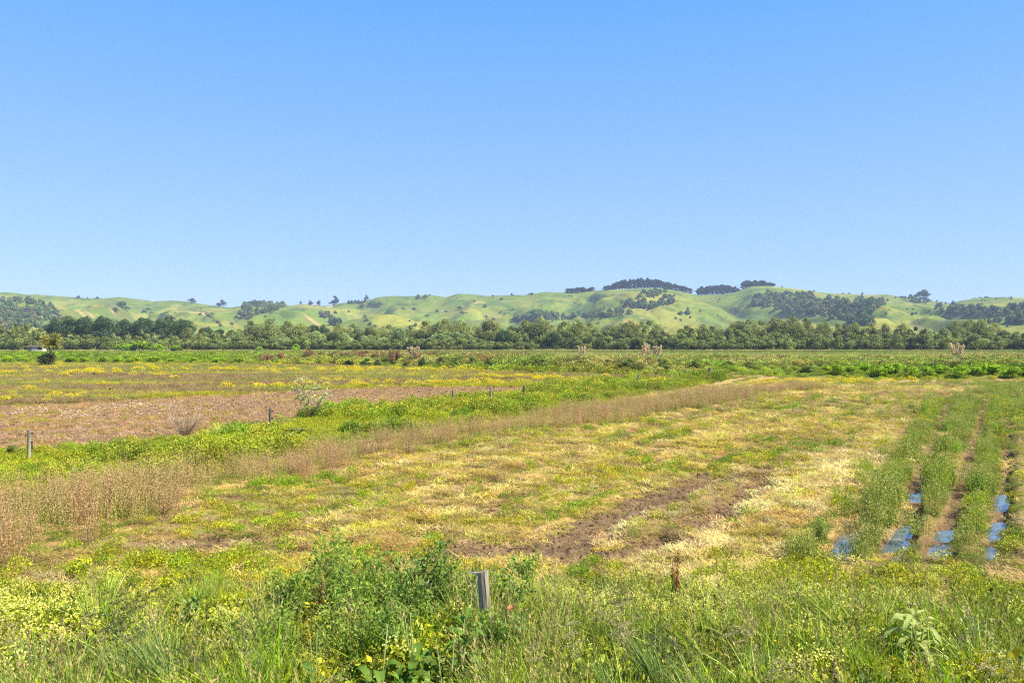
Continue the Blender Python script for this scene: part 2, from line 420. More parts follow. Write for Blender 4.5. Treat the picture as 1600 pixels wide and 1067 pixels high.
def ground_col(X, Y, m):
    c = np.broadcast_to(mixc(PINK, TAN, sstep(0.35, 0.65, m['n_iso'])), np.shape(X) + (3,)).copy()
    c = mixc(c, mixc(SOIL, PINK, m['n_fin']), sstep(0.5, 0.7, m['n_fin']) * 0.5)
    c = mixc(c, G_MID * 0.8, m['green'] * 0.45)
    c = mixc(c, STRAW * 0.8, m['straw'] * 0.45)
    c = mixc(c, mixc(SOIL, PINK, m['n_fin']), m['bare'] * 0.6)
    c = mixc(c, G_MID * 0.7, np.clip(m['ditch'] + m['strips'] * 0.7, 0, 1) * 0.8)
    c = mixc(c, TAN * 0.75, m['brown'] * 0.6)
    c = mixc(c, OLIVE * 0.6, m['olive'] * 0.5)
    pw = np.clip(m['n_med'] * 1.5 - 0.35, 0, 1)
    c = mixc(c, mixc(lin(134, 104, 82, K), lin(184, 154, 118, K), pw), m['plough'])
    c = mixc(c, mixc(DSOIL, SOIL * 1.1, m['n_fin']), m['furrow'])
    c = mixc(c, G_MID * 0.55, np.clip(m['fore'] + m['bank'], 0, 1))
    c = mixc(c, mixc(DSOIL, G_MID * 0.5, m['n_fin']), m['ruts'] * (1 - m['mudr']) * 0.75)
    c = mixc(c, DSOIL, m['mudr'] * sstep(14, 15, Y) * 0.8)
    c = mixc(c, SOIL * 1.05, m['ruts'] * m['mudr'] * sstep(0.45, 0.6, m['n_med']))
    far = sstep(20, 40, m['q'])
    c = mixc(c, 0.6 * mixc(lin(104, 128, 50, K), lin(130, 136, 66, K), sstep(0.4, 0.6, fbm(X * 0.02, Y * 0.08, 51, 3))), far)
    return c

# the ground: one sheet, finely divided where it is near
ys = [-80.0, -30.0, 0.0, 4.0]
y = 6.5
while y < 130: ys.append(y); y *= 1.0052
while y < 900: ys.append(y); y *= 1.02
ys += [1100, 1500, 2200, 3500, 6000, 9000]
us = list(np.linspace(-0.80, 0.80, 860)); us = [-9, -5, -3, -2, -1.5, -1.2, -1.0, -0.9] + us + [0.9, 1.0, 1.2, 1.5, 2, 3, 5, 9]
YY, UU = np.meshgrid(np.array(ys), np.array(us), indexing='ij')
WW = np.maximum(YY, 0) + 2.0 + np.where(YY < 3, 10, 0)
XX = UU * WW
fm = fieldmap(XX, YY)
ZZ = ground_z(XX, YY)
CC = ground_col(XX, YY, fm)
g = Geo()
nr, nc = XX.shape
ii = (np.arange(nr - 1)[:, None] * nc + np.arange(nc - 1)[None, :])
Qg = np.stack([ii, ii + 1, ii + nc + 1, ii + nc], -1).reshape(-1, 4)
C4 = np.concatenate([CC.reshape(-1, 3), np.ones((nr * nc, 1))], 1)
g.add(np.stack([XX, YY, ZZ], -1).reshape(-1, 3), Q=Qg, col=C4, v=1.0)
gm, N, L = new_mat('ground')
out = N.new('ShaderNodeOutputMaterial'); p = N.new('ShaderNodeBsdfPrincipled'); p.inputs['Roughness'].default_value = 0.95; p.inputs['Specular IOR Level'].default_value = 0.1
a = N.new('ShaderNodeAttribute'); a.attribute_name = 'col'
tc = N.new('ShaderNodeTexCoord'); nz = N.new('ShaderNodeTexNoise'); nz.inputs['Scale'].default_value = 9; nz.inputs['Detail'].default_value = 8; nz.inputs['Roughness'].default_value = 0.7
mr = N.new('ShaderNodeMapRange'); mr.inputs['From Min'].default_value = 0.3; mr.inputs['From Max'].default_value = 0.7; mr.inputs['To Min'].default_value = 0.55; mr.inputs['To Max'].default_value = 1.4
vm = N.new('ShaderNodeVectorMath'); vm.operation = 'SCALE'
bp = N.new('ShaderNodeBump'); bp.inputs['Strength'].default_value = 0.8; bp.inputs['Distance'].default_value = 0.06
L.new(tc.outputs['Object'], nz.inputs['Vector']); L.new(nz.outputs['Fac'], mr.inputs['Value']); L.new(mr.outputs[0], vm.inputs['Scale']); L.new(a.outputs['Color'], vm.inputs[0])
L.new(vm.outputs[0], p.inputs['Base Color']); L.new(nz.outputs['Fac'], bp.inputs['Height']); L.new(bp.outputs[0], p.inputs['Normal']); L.new(p.outputs[0], out.inputs['Surface'])
ground = bpy.data.objects.new('ground', g.mesh('ground', gm, smooth=True)); COL.objects.link(ground)
tag(ground, 'flat paddock soil, cut rows, wheel ruts and drain bank', kind='structure')

# water lying in the ruts
wm, N, L = new_mat('puddle_water')
out = N.new('ShaderNodeOutputMaterial'); p = N.new('ShaderNodeBsdfPrincipled'); p.inputs['Base Color'].default_value = (0.13, 0.17, 0.20, 1)
p.inputs['Roughness'].default_value = 0.06; p.inputs['IOR'].default_value = 1.85
nz = N.new('ShaderNodeTexNoise'); nz.inputs['Scale'].default_value = 14; nz.inputs['Detail'].default_value = 3
tc = N.new('ShaderNodeTexCoord'); bp = N.new('ShaderNodeBump'); bp.inputs['Strength'].default_value = 0.05; bp.inputs['Distance'].default_value = 0.01
sm = N.new('ShaderNodeMapping'); sm.inputs['Scale'].default_value = (1.6, 4.5, 1); sn = N.new('ShaderNodeTexNoise'); sn.inputs['Scale'].default_value = 1.0; sn.inputs['Detail'].default_value = 5
sr = N.new('ShaderNodeValToRGB'); sr.color_ramp.elements[0].position = 0.57; sr.color_ramp.elements[1].position = 0.68
sc_ = N.new('ShaderNodeMix'); sc_.data_type = 'RGBA'; sc_.inputs['A'].default_value = (0.08, 0.11, 0.14, 1); sc_.inputs['B'].default_value = (0.16, 0.15, 0.06, 1)
rr_ = N.new('ShaderNodeMapRange'); rr_.inputs['To Min'].default_value = 0.05; rr_.inputs['To Max'].default_value = 0.8
L.new(tc.outputs['Object'], sm.inputs[0]); L.new(sm.outputs[0], sn.inputs['Vector']); L.new(sn.outputs['Fac'], sr.inputs[0]); L.new(sr.outputs[0], sc_.inputs['Factor']); L.new(sc_.outputs['Result'], p.inputs['Base Color']); L.new(sr.outputs[0], rr_.inputs['Value']); L.new(rr_.outputs[0], p.inputs['Roughness'])
L.new(tc.outputs['Object'], nz.inputs['Vector']); L.new(nz.outputs['Fac'], bp.inputs['Height']); L.new(bp.outputs[0], p.inputs['Normal']); L.new(p.outputs[0], out.inputs['Surface'])
g = Geo()
for (k, y0, y1) in WET:
    yy = np.linspace(y0 - 0.6, y1 + 0.6, 12)
    ym = (y0 + y1) / 2; wz = float(base_z(np.array([ROW * ym + float(rut_c(k, ym))]), np.array([ym]))[0]) + WATER_Z
    wob = (fbm(yy * 0.5, yy * 0, 31, 2) - 0.5) * 0.5
    cxs = ROW * yy + rut_c(k, yy) + wob * 0.35
    V = np.concatenate([np.stack([cxs - 0.56, yy, np.full(12, wz)], 1), np.stack([cxs + 0.56, yy, np.full(12, wz)], 1)])
    g.add(V, Q=[(i, 12 + i, 13 + i, i + 1) for i in range(11)])
water = bpy.data.objects.new('water', g.mesh('water', wm)); COL.objects.link(water)
tag(water, 'shallow blue puddles lying in the wheel ruts', kind='structure')

# ------------------------------------------------------------------ the hills
RIDGE = [(-700, 470), (-300, 462), (0, 458), (25, 459), (45, 461), (57, 460), (110, 464), (140, 466), (165, 466), (187, 464), (212, 467), (240, 471), (270, 469.5), (290, 471), (310, 474), (335, 478), (362, 481), (375, 479),
         (405, 475), (425, 476), (457, 477), (475, 475), (495, 478), (512, 478), (537, 473), (560, 473), (575, 469), (590, 464.5), (615, 462), (640, 463), (672, 460.5), (697, 464.5), (715, 459), (735, 459.5), (762, 462.5), (800, 461),
         (822, 461), (850, 456), (875, 457), (900, 457.5), (925, 454), (950, 453), (1000, 450.5), (1025, 449.5), (1050, 452.5), (1070, 456), (1087, 461), (1125, 460), (1150, 457), (1175, 449), (1200, 448), (1225, 449),
         (1250, 452), (1275, 456), (1300, 459), (1325, 459), (1350, 461), (1387, 460), (1405, 464), (1425, 466), (1455, 471), (1487, 474), (1500, 470), (1525, 467), (1550, 465), (1600, 465.5), (1800, 458), (2300, 470)]
YR = 1900.0; Y0 = 820.0
rx = np.array([p[0] for p in RIDGE], float); ry = np.array([p[1] for p in RIDGE], float)
def hill_z(X, Y):
    px = X / np.maximum(Y, 1) * F + CX
    t = (Y - Y0) / (YR - Y0)
    Hr = CH + (HZ - np.interp(px, rx, ry)) / F * YR
    warp = (fbm(X * 0.004, Y * 0.004, 61, 3) - 0.5) * 220
    spur = fbm((X + warp) * 0.0068, Y * 0.0016, 62, 3) - 0.5
    fine = fbm((X + warp) * 0.028, Y * 0.012, 63, 3) - 0.5
    humps = fbm(X * 0.0042, Y * 0.0042, 64, 2) - 0.5
    tt = np.clip(t, 0, 1)
    z = Hr * (0.30 * tt + 0.70 * tt ** 1.25)
    w = np.sin(np.pi * np.clip(t, 0, 1)) ** 0.8
    z = z + w * (spur * 105 + humps * 55 + fine * 27)
    lim = CH + (HZ - (np.interp(px, rx, ry) + 1.0 + 16 * (1 - tt))) / F * Y
    z = np.where(t < 0.97, np.minimum(z, lim - np.maximum(0, (spur + 0.3)) * 10 * (1 - tt)), z)
    back = np.clip((Y - YR) / 900, 0, 1)
    z = np.where(t > 1, Hr * (1 - 0.8 * back ** 1.3), z)
    return z * sstep(-0.02, 0.06, t) - 3 * (1 - sstep(-0.02, 0.04, t))

ys = np.concatenate([np.linspace(Y0 - 30, 1900, 300), np.linspace(1910, 2800, 30)])
pxs = np.linspace(-900, 2500, 1000)
YY, PP = np.meshgrid(ys, pxs, indexing='ij')
XX = (PP - CX) / F * YY
ZZ = hill_z(XX, YY)
g = Geo(); nr, nc = XX.shape
ii = (np.arange(nr - 1)[:, None] * nc + np.arange(nc - 1)[None, :])
n1 = fbm(XX * 0.006, YY * 0.004, 71, 4); n2 = fbm(XX * 0.03, YY * 0.02, 72, 4)
c = mixc(lin(132, 154, 54, K * .8), lin(170, 172, 70, K * .8), sstep(0.42, 0.6, n1)); c = mixc(c, lin(92, 128, 52, K * .8), sstep(0.5, 0.64, n2) * 0.7)
gz = np.abs(np.gradient(ZZ, axis=1)); n3 = fbm(XX * 0.02, YY * 0.02, 73, 3)
c = mixc(c, lin(150, 136, 82, K * .8), sstep(0.58, 0.68, n3) * 0.35)
for (sx_, sy_, ln_, wd_) in ((124, 488, 14, 2.5), (140, 491, 12, 2), (386, 487, 9, 4), (176, 487, 5, 2), (487, 500, 18, 4), (750, 472, 14, 7), (985, 505, 12, 5), (275, 477, 12, 3), (310, 489, 24, 3), (1392, 472, 8, 3), (1150, 495, 30, 2), (700, 484, 40, 1.5), (1420, 490, 30, 1.5)):
    Yl = np.linspace(Y0 + 10, YR, 400); zl = hill_z((sx_ - CX) / F * Yl, Yl); k_ = (zl >= CH + (HZ - sy_) / F * Yl); yh = Yl[k_.argmax()] if k_.any() else YR; xh = (sx_ - CX) / F * yh
    e_ = ((XX - xh) / ln_) ** 2 + ((YY - yh - 0.4 * (XX - xh)) / (wd_ * 2.2)) ** 2
    c = mixc(c, lin(196, 164, 110, K), (1 - sstep(0.4, 1.2, e_ + (fbm(XX * .08, YY * .08, 75, 2) - .5) * 1.2)) * 0.7)
g.add(np.stack([XX, YY, ZZ], -1).reshape(-1, 3), Q=np.stack([ii, ii + 1, ii + nc + 1, ii + nc], -1).reshape(-1, 4), col=np.concatenate([c.reshape(-1, 3), np.ones((nr * nc, 1))], 1))
hm, N, L = new_mat('hill_pasture')
out = N.new('ShaderNodeOutputMaterial'); p = N.new('ShaderNodeBsdfPrincipled'); p.inputs['Roughness'].default_value = 0.95; p.inputs['Specular IOR Level'].default_value = 0.1
a = N.new('ShaderNodeAttribute'); a.attribute_name = 'col'; tc = N.new('ShaderNodeTexCoord')
nz = N.new('ShaderNodeTexNoise'); nz.inputs['Scale'].default_value = 0.07; nz.inputs['Detail'].default_value = 9; nz.inputs['Roughness'].default_value = 0.68
mr = N.new('ShaderNodeMapRange'); mr.inputs['From Min'].default_value = 0.3; mr.inputs['From Max'].default_value = 0.7; mr.inputs['To Min'].default_value = 0.74; mr.inputs['To Max'].default_value = 1.22
vm = N.new('ShaderNodeVectorMath'); vm.operation = 'SCALE'; bp = N.new('ShaderNodeBump'); bp.inputs['Strength'].default_value = 0.7; bp.inputs['Distance'].default_value = 4
L.new(tc.outputs['Object'], nz.inputs['Vector']); L.new(nz.outputs['Fac'], mr.inputs['Value']); L.new(mr.outputs[0], vm.inputs['Scale']); L.new(a.outputs['Color'], vm.inputs[0])
L.new(vm.outputs[0], p.inputs['Base Color']); L.new(nz.outputs['Fac'], bp.inputs['Height']); L.new(bp.outputs[0], p.inputs['Normal']); L.new(p.outputs[0], out.inputs['Surface'])
hills = bpy.data.objects.new('hills', g.mesh('hills', hm, smooth=True)); COL.objects.link(hills)
tag(hills, 'rolling green pasture hills on the skyline', kind='structure')

def on_hill(px, py):
    """where the sight line through photo pixels px, py meets the hillside"""
    px = np.atleast_1d(np.asarray(px, float)); py = np.atleast_1d(np.asarray(py, float))
    Ys = np.linspace(Y0 + 10, YR, 420)[None, :]
    X = (px[:, None] - CX) / F * Ys
    zr = CH + (HZ - py[:, None]) / F * Ys
    hit = hill_z(X, Ys + 0 * X) >= zr
    k = np.where(hit.any(1), hit.argmax(1), Ys.shape[1] - 1)
    Yh = Ys[0, k]; Xh = (px - CX) / F * Yh
    return Xh, Yh, hill_z(Xh, Yh)

# ------------------------------------------------------------------ scattered ground cover (uncountable)
SRC_N = [0]
def source(meshes, tagname):
    c = bpy.data.collections.new('cover_' + tagname)
    for i, me in enumerate(meshes):
        o = bpy.data.objects.new('%s_source_%02d' % (tagname, i), me); c.objects.link(o)
    return c

def scatter(name, label, coll, P, rot, scl, idx, tint):
    me = bpy.data.meshes.new(name + '_points'); n = len(P)
    me.vertices.add(n); me.vertices.foreach_set('co', P.astype(np.float32).ravel())
    for nm, ty, arr, key in (('rot', 'FLOAT_VECTOR', rot, 'vector'), ('scl', 'FLOAT_VECTOR', scl, 'vector'), ('tint', 'FLOAT_VECTOR', tint, 'vector')):
        a = me.attributes.new(nm, ty, 'POINT'); a.data.foreach_set(key, arr.astype(np.float32).ravel())
    a = me.attributes.new('idx', 'INT', 'POINT'); a.data.foreach_set('value', idx.astype(np.int32))
    o = bpy.data.objects.new(name, me); COL.objects.link(o); tag(o, label, kind='stuff')
    ng = bpy.data.node_groups.new(name + '_scatter', 'GeometryNodeTree')
    ng.interface.new_socket('Geometry', in_out='INPUT', socket_type='NodeSocketGeometry'); ng.interface.new_socket('Geometry', in_out='OUTPUT', socket_type='NodeSocketGeometry')
    gi = ng.nodes.new('NodeGroupInput'); go = ng.nodes.new('NodeGroupOutput')
    ci = ng.nodes.new('GeometryNodeCollectionInfo'); ci.inputs['Collection'].default_value = coll; ci.inputs['Separate Children'].default_value = True; ci.inputs['Reset Children'].default_value = True
    ip = ng.nodes.new('GeometryNodeInstanceOnPoints'); ip.inputs['Pick Instance'].default_value = True
    def at_(nm, ty):
        q = ng.nodes.new('GeometryNodeInputNamedAttribute'); q.data_type = ty; q.inputs['Name'].default_value = nm; return q.outputs['Attribute']
    e2r = ng.nodes.new('FunctionNodeEulerToRotation')
    ng.links.new(gi.outputs[0], ip.inputs['Points']); ng.links.new(ci.outputs[0], ip.inputs['Instance'])
    ng.links.new(at_('idx', 'INT'), ip.inputs['Instance Index']); ng.links.new(at_('rot', 'FLOAT_VECTOR'), e2r.inputs[0]); ng.links.new(e2r.outputs[0], ip.inputs['Rotation'])
    ng.links.new(at_('scl', 'FLOAT_VECTOR'), ip.inputs['Scale']); ng.links.new(ip.outputs[0], go.inputs[0])
    md = o.modifiers.new('scatter', 'NODES'); md.node_group = ng
    return o

def candidates(n, y0, y1, power=1.0, side=0.72, margin=3.0, r=rng):
    """n random ground points in the wedge the place could be seen over; density ~ Y**-power"""
    u = r.random(n); e = 2.0 - power
    if abs(e) < 1e-6: Y = y0 * (y1 / y0) ** u
    else: Y = (y0 ** e + u * (y1 ** e - y0 ** e)) ** (1 / e)
    X = (r.random(n) * 2 - 1) * (Y * side + margin)
    return X, Y

# ---- tuft shapes
def m_grass(seed, n, h, w, rad, lean=0.5, seg=3, heads=0, flop=0.0):
    r = np.random.default_rng(seed); g = Geo()
    rr = rad * np.sqrt(r.random(n)); a = r.random(n) * 6.283
    base = np.stack([rr * np.cos(a), rr * np.sin(a), np.full(n, -0.02)], 1)
    az = a + r.normal(size=n) * 1.2
    hh = h * (0.45 + 0.75 * r.random(n))
    g.blades(base, az, hh, w * (0.6 + 0.8 * r.random(n)), lean * (0.2 + r.random(n)), 1.8, seg, v=0.65 + 0.7 * r.random(n), droop=flop * r.random(n), twist=r.random(n) * 3.14)
    if heads:
        rr = rad * np.sqrt(r.random(heads)); a = r.random(heads) * 6.283
        base = np.stack([rr * np.cos(a), rr * np.sin(a), np.full(heads, 0.0)], 1)
        hh = h * (0.9 + 0.5 * r.random(heads)); cs = np.array([*lin(196, 168, 120, K), 0.75])
        tips = g.blades(base, a, hh, w * 0.45, lean * 0.4 * r.random(heads), 1.5, 2, col=cs, v=0.9 + 0.3 * r.random(heads))
        for k in range(7):
            t = 1 - 0.25 * k / 7
            pos = base * (1 - t) + tips * t + r.normal(size=tips.shape) * w * 0.5
            d = rdir(heads, r, 2.0)
            g.leaves(pos, d, rdir(heads, r), h * 0.07, w * 0.9, col=cs, v=0.8 + 0.4 * r.random(heads))
    return g.mesh('grass_tuft', M_INST)

def m_leafy(seed, n, h, rad, ll, lw, flowers=0, fcol=None, dome=True):
    r = np.random.default_rng(seed); g = Geo()
    a = r.random(n) * 6.283; rr = rad * np.sqrt(r.random(n)); top = h * (1 - 0.65 * (rr / rad) ** 2)
    z = top * (0.15 + 0.85 * r.random(n) ** 0.5)
    pos = np.stack([rr * np.cos(a), rr * np.sin(a), z], 1) + r.normal(size=(n, 3)) * 0.02 * h
    d = rdir(n, r, 0.5); nn = rdir(n, r, 1.3)
    g.leaves(pos, d, nn, ll * (0.6 + 0.8 * r.random(n)), lw * (0.6 + 0.8 * r.random(n)), v=0.6 + 0.75 * r.random(n))
    ns = max(6, n // 14)
    a = r.random(ns) * 6.283; rr = rad * np.sqrt(r.random(ns))
    b = np.stack([rr * 0.5 * np.cos(a), rr * 0.5 * np.sin(a), np.zeros(ns)], 1)
    g.blades(b, a, h * (0.7 + 0.4 * r.random(ns)), lw * 0.35, 0.5 * rr / h, 1.2, 2, v=0.8)
    if flowers:
        a = r.random(flowers) * 6.283; rr = rad * np.sqrt(r.random(flowers)); top = h * (1.12 - 0.6 * (rr / rad) ** 2)
        pos = np.stack([rr * np.cos(a), rr * np.sin(a), top * (0.8 + 0.25 * r.random(flowers))], 1)
        for k in range(3):
            g.leaves(pos + r.normal(size=pos.shape) * lw * 0.2, rdir(flowers, r, 0.3), rdir(flowers, r, 1.5), lw * 0.75, lw * 0.6, col=np.array([*fcol, 1.0]))
    return g.mesh('leafy_weed', M_INST)

def m_stalky(seed, n, h, rad, lw, headcol, headfrac=0.5, dens=26):
    """upright stems with small leaves all the way up and a seeding top"""
    r = np.random.default_rng(seed); g = Geo()
    a = r.random(n) * 6.283; rr = rad * np.sqrt(r.random(n))
    base = np.stack([rr * np.cos(a), rr * np.sin(a), np.full(n, -0.02)], 1); hh = h * (0.6 + 0.55 * r.random(n)); ln = 0.25 * r.random(n)
    tips = g.blades(base, a, hh, lw * 0.3, ln, 1.4, 2, v=0.8)
    for k in range(dens):
        t = r.random(n) ** 0.8; spread = lw * 1.6 * (1.15 - t)
        pos = base + (tips - base) * t[:, None] + r.normal(size=(n, 3)) * spread[:, None] * np.array([1, 1, 0.3])
        hd = (t > 1 - headfrac) * 1.0
        c = np.concatenate([np.broadcast_to(headcol, (n, 3)), (hd * (0.5 + 0.5 * r.random(n)))[:, None]], 1)
        g.leaves(pos, rdir(n, r, 1.0), rdir(n, r, 0.4), lw * (1.3 - 0.6 * t), lw * (0.6 - 0.3 * t), col=c, v=0.6 + 0.7 * r.random(n))
    return g.mesh('stalky_weed', M_INST)

def m_straw(seed, n, rad, ln, w):
    r = np.random.default_rng(seed); g = Geo()
    a = r.random(n) * 6.283; rr = rad * np.sqrt(r.random(n)); az = r.random(n) * 6.283
    base = np.stack([rr * np.cos(a), rr * np.sin(a), 0.005 + 0.035 * r.random(n)], 1)
    h = 0.012 + 0.055 * r.random(n) ** 3
    g.blades(base, az, h, w * (0.6 + 0.8 * r.random(n)), ln * (0.4 + r.random(n)) / h, 1.0, 2, v=0.65 + 0.6 * r.random(n), twist=1.57 + r.normal(size=n) * 0.1)
    return g.mesh('straw_tuft', M_INST)

def m_clod(seed):
    r = np.random.default_rng(seed); g = Geo(); nu, nv = 8, 5
    V = []; off = r.random(3) * 50
    for j in range(nv + 1):
        for i in range(nu):
            th = math.pi * j / nv; ph = 2 * math.pi * i / nu
            k = 0.55 + 0.9 * float(vnoise(np.array([math.cos(ph) * math.sin(th) * 1.8 + off[0]]), np.array([math.sin(ph) * math.sin(th) * 1.8 + math.cos(th) * 2.1 + off[1]]), seed)[0])
            V.append((math.cos(ph) * math.sin(th) * k, math.sin(ph) * math.sin(th) * k, math.cos(th) * k * 0.6))
    Q = [(j * nu + i, (j + 1) * nu + i, (j + 1) * nu + (i + 1) % nu, j * nu + (i + 1) % nu) for j in range(nv) for i in range(nu)]
    g.add(V, Q=Q, v=np.repeat(1.0, len(V)))
    return g.mesh('clod', M_CLOD)

CLEAR = [(650, 9.0, .5), (728, 9.1, .4), (590, 8.7, .5), (492, 8.7, .35), (700, 8.4, .5), (640, 8.0, .5), (1430, 9.6, .45),  (682, 11.5, .3), (516, 11.6, .3), (640, 10.6, .3), (268, 8.9, .25), (1035, 9.0, .25)]
def clear(X, Y):
    k = np.ones(len(X))
    for px, yy, rr in CLEAR:
        k = np.minimum(k, sstep(0.6, 1.0, np.hypot((X - (px - CX) / F * yy), (Y - (yy - rr * .6)) / 1.6) / rr))
    return k
def cover(name, label, coll, nvar, X, Y, keep, size, tint, jit=0.16, r=rng, zoff=0.0, sxy=None, tilt=0.12, wind=0.0, zs=None):
    if X.size and np.min(Y) < 12: keep = keep * np.where(Y < 13, 0.12 + 0.88 * clear(X, Y), 1)
    k = r.random(len(X)) < keep
    X, Y = X[k], Y[k]; size = size[k]; tint = tint[k]; n = len(X)
    z = ground_z(X, Y) + zoff
    rot = np.stack([r.normal(size=n) * tilt, r.normal(size=n) * tilt, r.random(n) * 6.283], 1)
    if wind:
        a_ = wind * (0.5 + r.random(n)); c_, s_ = np.cos(a_), np.sin(a_); ph = rot[:, 2]
        rot = np.stack([0 * ph, -np.arcsin(np.clip(s_ * np.cos(ph), -1, 1)) * 0 , ph], 1)
        # M = Ry(-a) Rz(ph): row 2 is (sin a cos ph, -sin a sin ph, cos a)
        rot = np.stack([np.arctan2(-s_ * np.sin(ph), c_), -np.arcsin(s_ * np.cos(ph)), np.arctan2(np.sin(ph), c_ * np.cos(ph))], 1)
    sz = size * (0.75 + 0.5 * r.random(n)); sw = sz * (1 if sxy is None else sxy[k])
    scl = np.stack([sw, sw, sz * (0.85 + 0.3 * r.random(n)) * (1 if zs is None else zs[k])], 1)
    t = tint * (1 + jit * r.normal(size=(n, 1))) * (1 + jit * 0.4 * r.normal(size=(n, 3)))
    print('cover', name, n)
    return scatter(name, label, coll, np.stack([X, Y, z], 1), rot, scl, r.integers(0, nvar, n), np.clip(t, 0.004, 0.95))

# ---- 1. short sward over the whole near paddock
S_GR = source([m_grass(100 + i, 90, 0.15, 0.009, 0.24, 1.1) for i in range(4)], 'grass_near')
S_GF = source([m_grass(110 + i, 90, 0.17, 0.016, 0.34, 1.0, seg=2) for i in range(4)], 'grass_mid')
def sward_tint(m, X, Y, r=rng):
    n = len(X)
    c = mixc(G_MID, G_BRIGHT, sstep(0.40, 0.62, m['n_iso'])); c = mixc(c, G_YEL * 1.05, sstep(0.46, 0.64, m['n_med']) * 0.65)
    c = mixc(c, mixc(TAN, PINK * .9, r.random(n)), (r.random(n) < 0.28) * 0.85)
    c = mixc(c, G_BRIGHT * 1.15, m['lush'] * (r.random(n) < .7) * 0.8)
    c = mixc(c, STRAW, (r.random(n) < m['straw'] * 0.8) * 0.9)
    c = mixc(c, mixc(OLIVE * 1.1, G_MID * 1.1, sstep(.45, .6, m['n_med'])), np.clip(m['olive'] + m['ruts'], 0, 1) * 0.8)
    c = mixc(c, mixc(mixc(BROWNW * 1.25, OLIVE * 1.15, sstep(0.35, 0.6, fbm(X * .06, Y * .22, 81, 3))), G_YEL, sstep(0.52, 0.62, fbm(X * .05, Y * .3, 98, 3)) * .8), m['strips'] * 0.9)
    c = mixc(c, mixc(G_YEL, G_BRIGHT, m['n_iso']), m['ditch'] * 0.8)
    return c
for (nm, lab, S, cnt, y0, y1, sz) in (('grass', 'short patchy grass growing over the near paddock', S_GR, 90000, 10.5, 34, 0.66), ('grass', 'short patchy grass growing over the farther paddock', S_GF, 190000, 32, 170, 0.9)):
    X, Y = candidates(cnt, y0, y1, 1.25 if y0 > 20 else 0.6)
    m = fieldmap(X, Y)
    keep = np.clip(m['cut'] * (0.10 + 0.80 * m['green']) + m['ditch'] + m['strips'] + m['fore'] * 0.9 + m['brown'] * 0.4 + m['ruts'] * 0.6, 0, 1)
    keep = np.maximum(keep, m['straw'] * 0.22)
    keep = keep * (0.25 + 0.75 * sstep(0.40, 0.52, m['n_fin'])) * np.where(m['cut'] > .5, 0.85, 1)
    keep = np.maximum(keep, m['olive'] * m['cut'] * 0.8)
    keep = np.where((m['ruts'] > .5) & (X - ROW * Y > .7) & (Y < 30), keep * .45, keep)
    keep = keep * (1 - 0.93 * m['furrow']) * (1 - 0.92 * m['plough']) * (1 - 0.93 * m['mudr']) * (1 - m['bank'])
    size = sz * (0.34 + 0.34 * m['green'] + 0.5 * m['strips'] + 0.6 * m['ditch'] + 0.5 * m['fore']) * (1 + Y / 160)
    cover(nm, lab, S, 4, X, Y, keep, size, sward_tint(m, X, Y), jit=0.20, zs=1 - 0.52 * np.clip(m['cut'] * (1 - m['ruts']), 0, 1))

# ---- 2. lying straw
S_ST = source([m_straw(130 + i, 110, 0.32, 0.15, 0.009) for i in range(4)], 'straw')
X, Y = candidates(90000, 12, 75, 1.0); m = fieldmap(X, Y)
keep = np.clip(m['straw'] * 0.85 + 0.16, 0, 1) * m['cut'] * (1 - 0.93 * m['furrow']) * (1 - m['mudr']) * (1 - 0.8 * m['ruts'])
tint = mixc(mixc(STRAW * 1.05, TAN * 1.12, sstep(0.40, 0.60, m['n_fin'])), G_YEL * 1.05, (rng.random(len(X)) < 0.35) * 0.8)
tint = mixc(tint, lin(252, 230, 158, K * 1.25), m['strawA'] * sstep(.42, .54, m['n_med']) * (rng.random(len(X)) < .7))
tint = mixc(tint, PINK * 1.1, sstep(0.50, 0.60, m['n_str']) * 0.6)
tint = mixc(tint, mixc(DSOIL, SOIL, rng.random(len(X))), (rng.random(len(X)) < 0.16) * 0.9)
cover('straw', 'pale cut straw lying in streaks across the paddock', S_ST, 4, X, Y, keep, 0.8 * (1 + Y / 45), tint, jit=0.18)

# ---- 3. low leafy weeds
S_LF = source([m_leafy(140 + i, 170, 0.30, 0.26, 0.048, 0.026, 0, YFL) for i in range(4)], 'leafy')
S_LP = source([m_leafy(150 + i, 420, 0.50, 0.42, 0.058, 0.034, 9, PALEY) for i in range(4)], 'leafy_tall')
X, Y = candidates(16000, 10.5, 60, 0.9); m = fieldmap(X, Y)
keep = np.clip(m['cut'] * m['green'] * 0.55 + m['fore'] * 0.6 + m['ruts'] * 0.15, 0, 1) * (1 - m['furrow']) * (1 - m['mudr'])
keep *= sstep(0.38, 0.55, m['n_fin'])
cover('weeds', 'low green leafy weeds dotted over the paddock', S_LF, 4, X, Y, keep, 0.45 * (0.6 + m['n_iso']) * (1 + Y / 60), mixc(G_BRIGHT, G_YEL, sstep(0.45, 0.65, m['n_med'])))
X, Y = candidates(60000, 18, 100, 1.0); m = fieldmap(X, Y)
hump = sstep(0.40, 0.62, fbm(X * 0.25, Y * 0.25, 82, 3))
tint = mixc(mixc(mixc(G_YEL, G_BRIGHT, .45), mixc(G_BRIGHT, lin(204, 206, 58, K), sstep(.4, .6, m['n_fin'])), sstep(.4, .6, m['n_iso'])), G_DARK * 1.2, sstep(0.48, 0.60, fbm(X * 0.6, Y * 0.45, 83, 3)) * 0.4)
cover('weeds', 'yellow green leafy weeds filling the ditch beside the fence posts', S_LP, 4, X, Y, m['ditch'] * 0.42 * (0.35 + 0.65 * sstep(.38, .5, fbm(X * .7, Y * .5, 97, 2))) * (1 - 0.6 * sstep(0.2, 1, m['brown'])), (0.48 + 0.5 * hump) * (1 + Y / 140), tint)

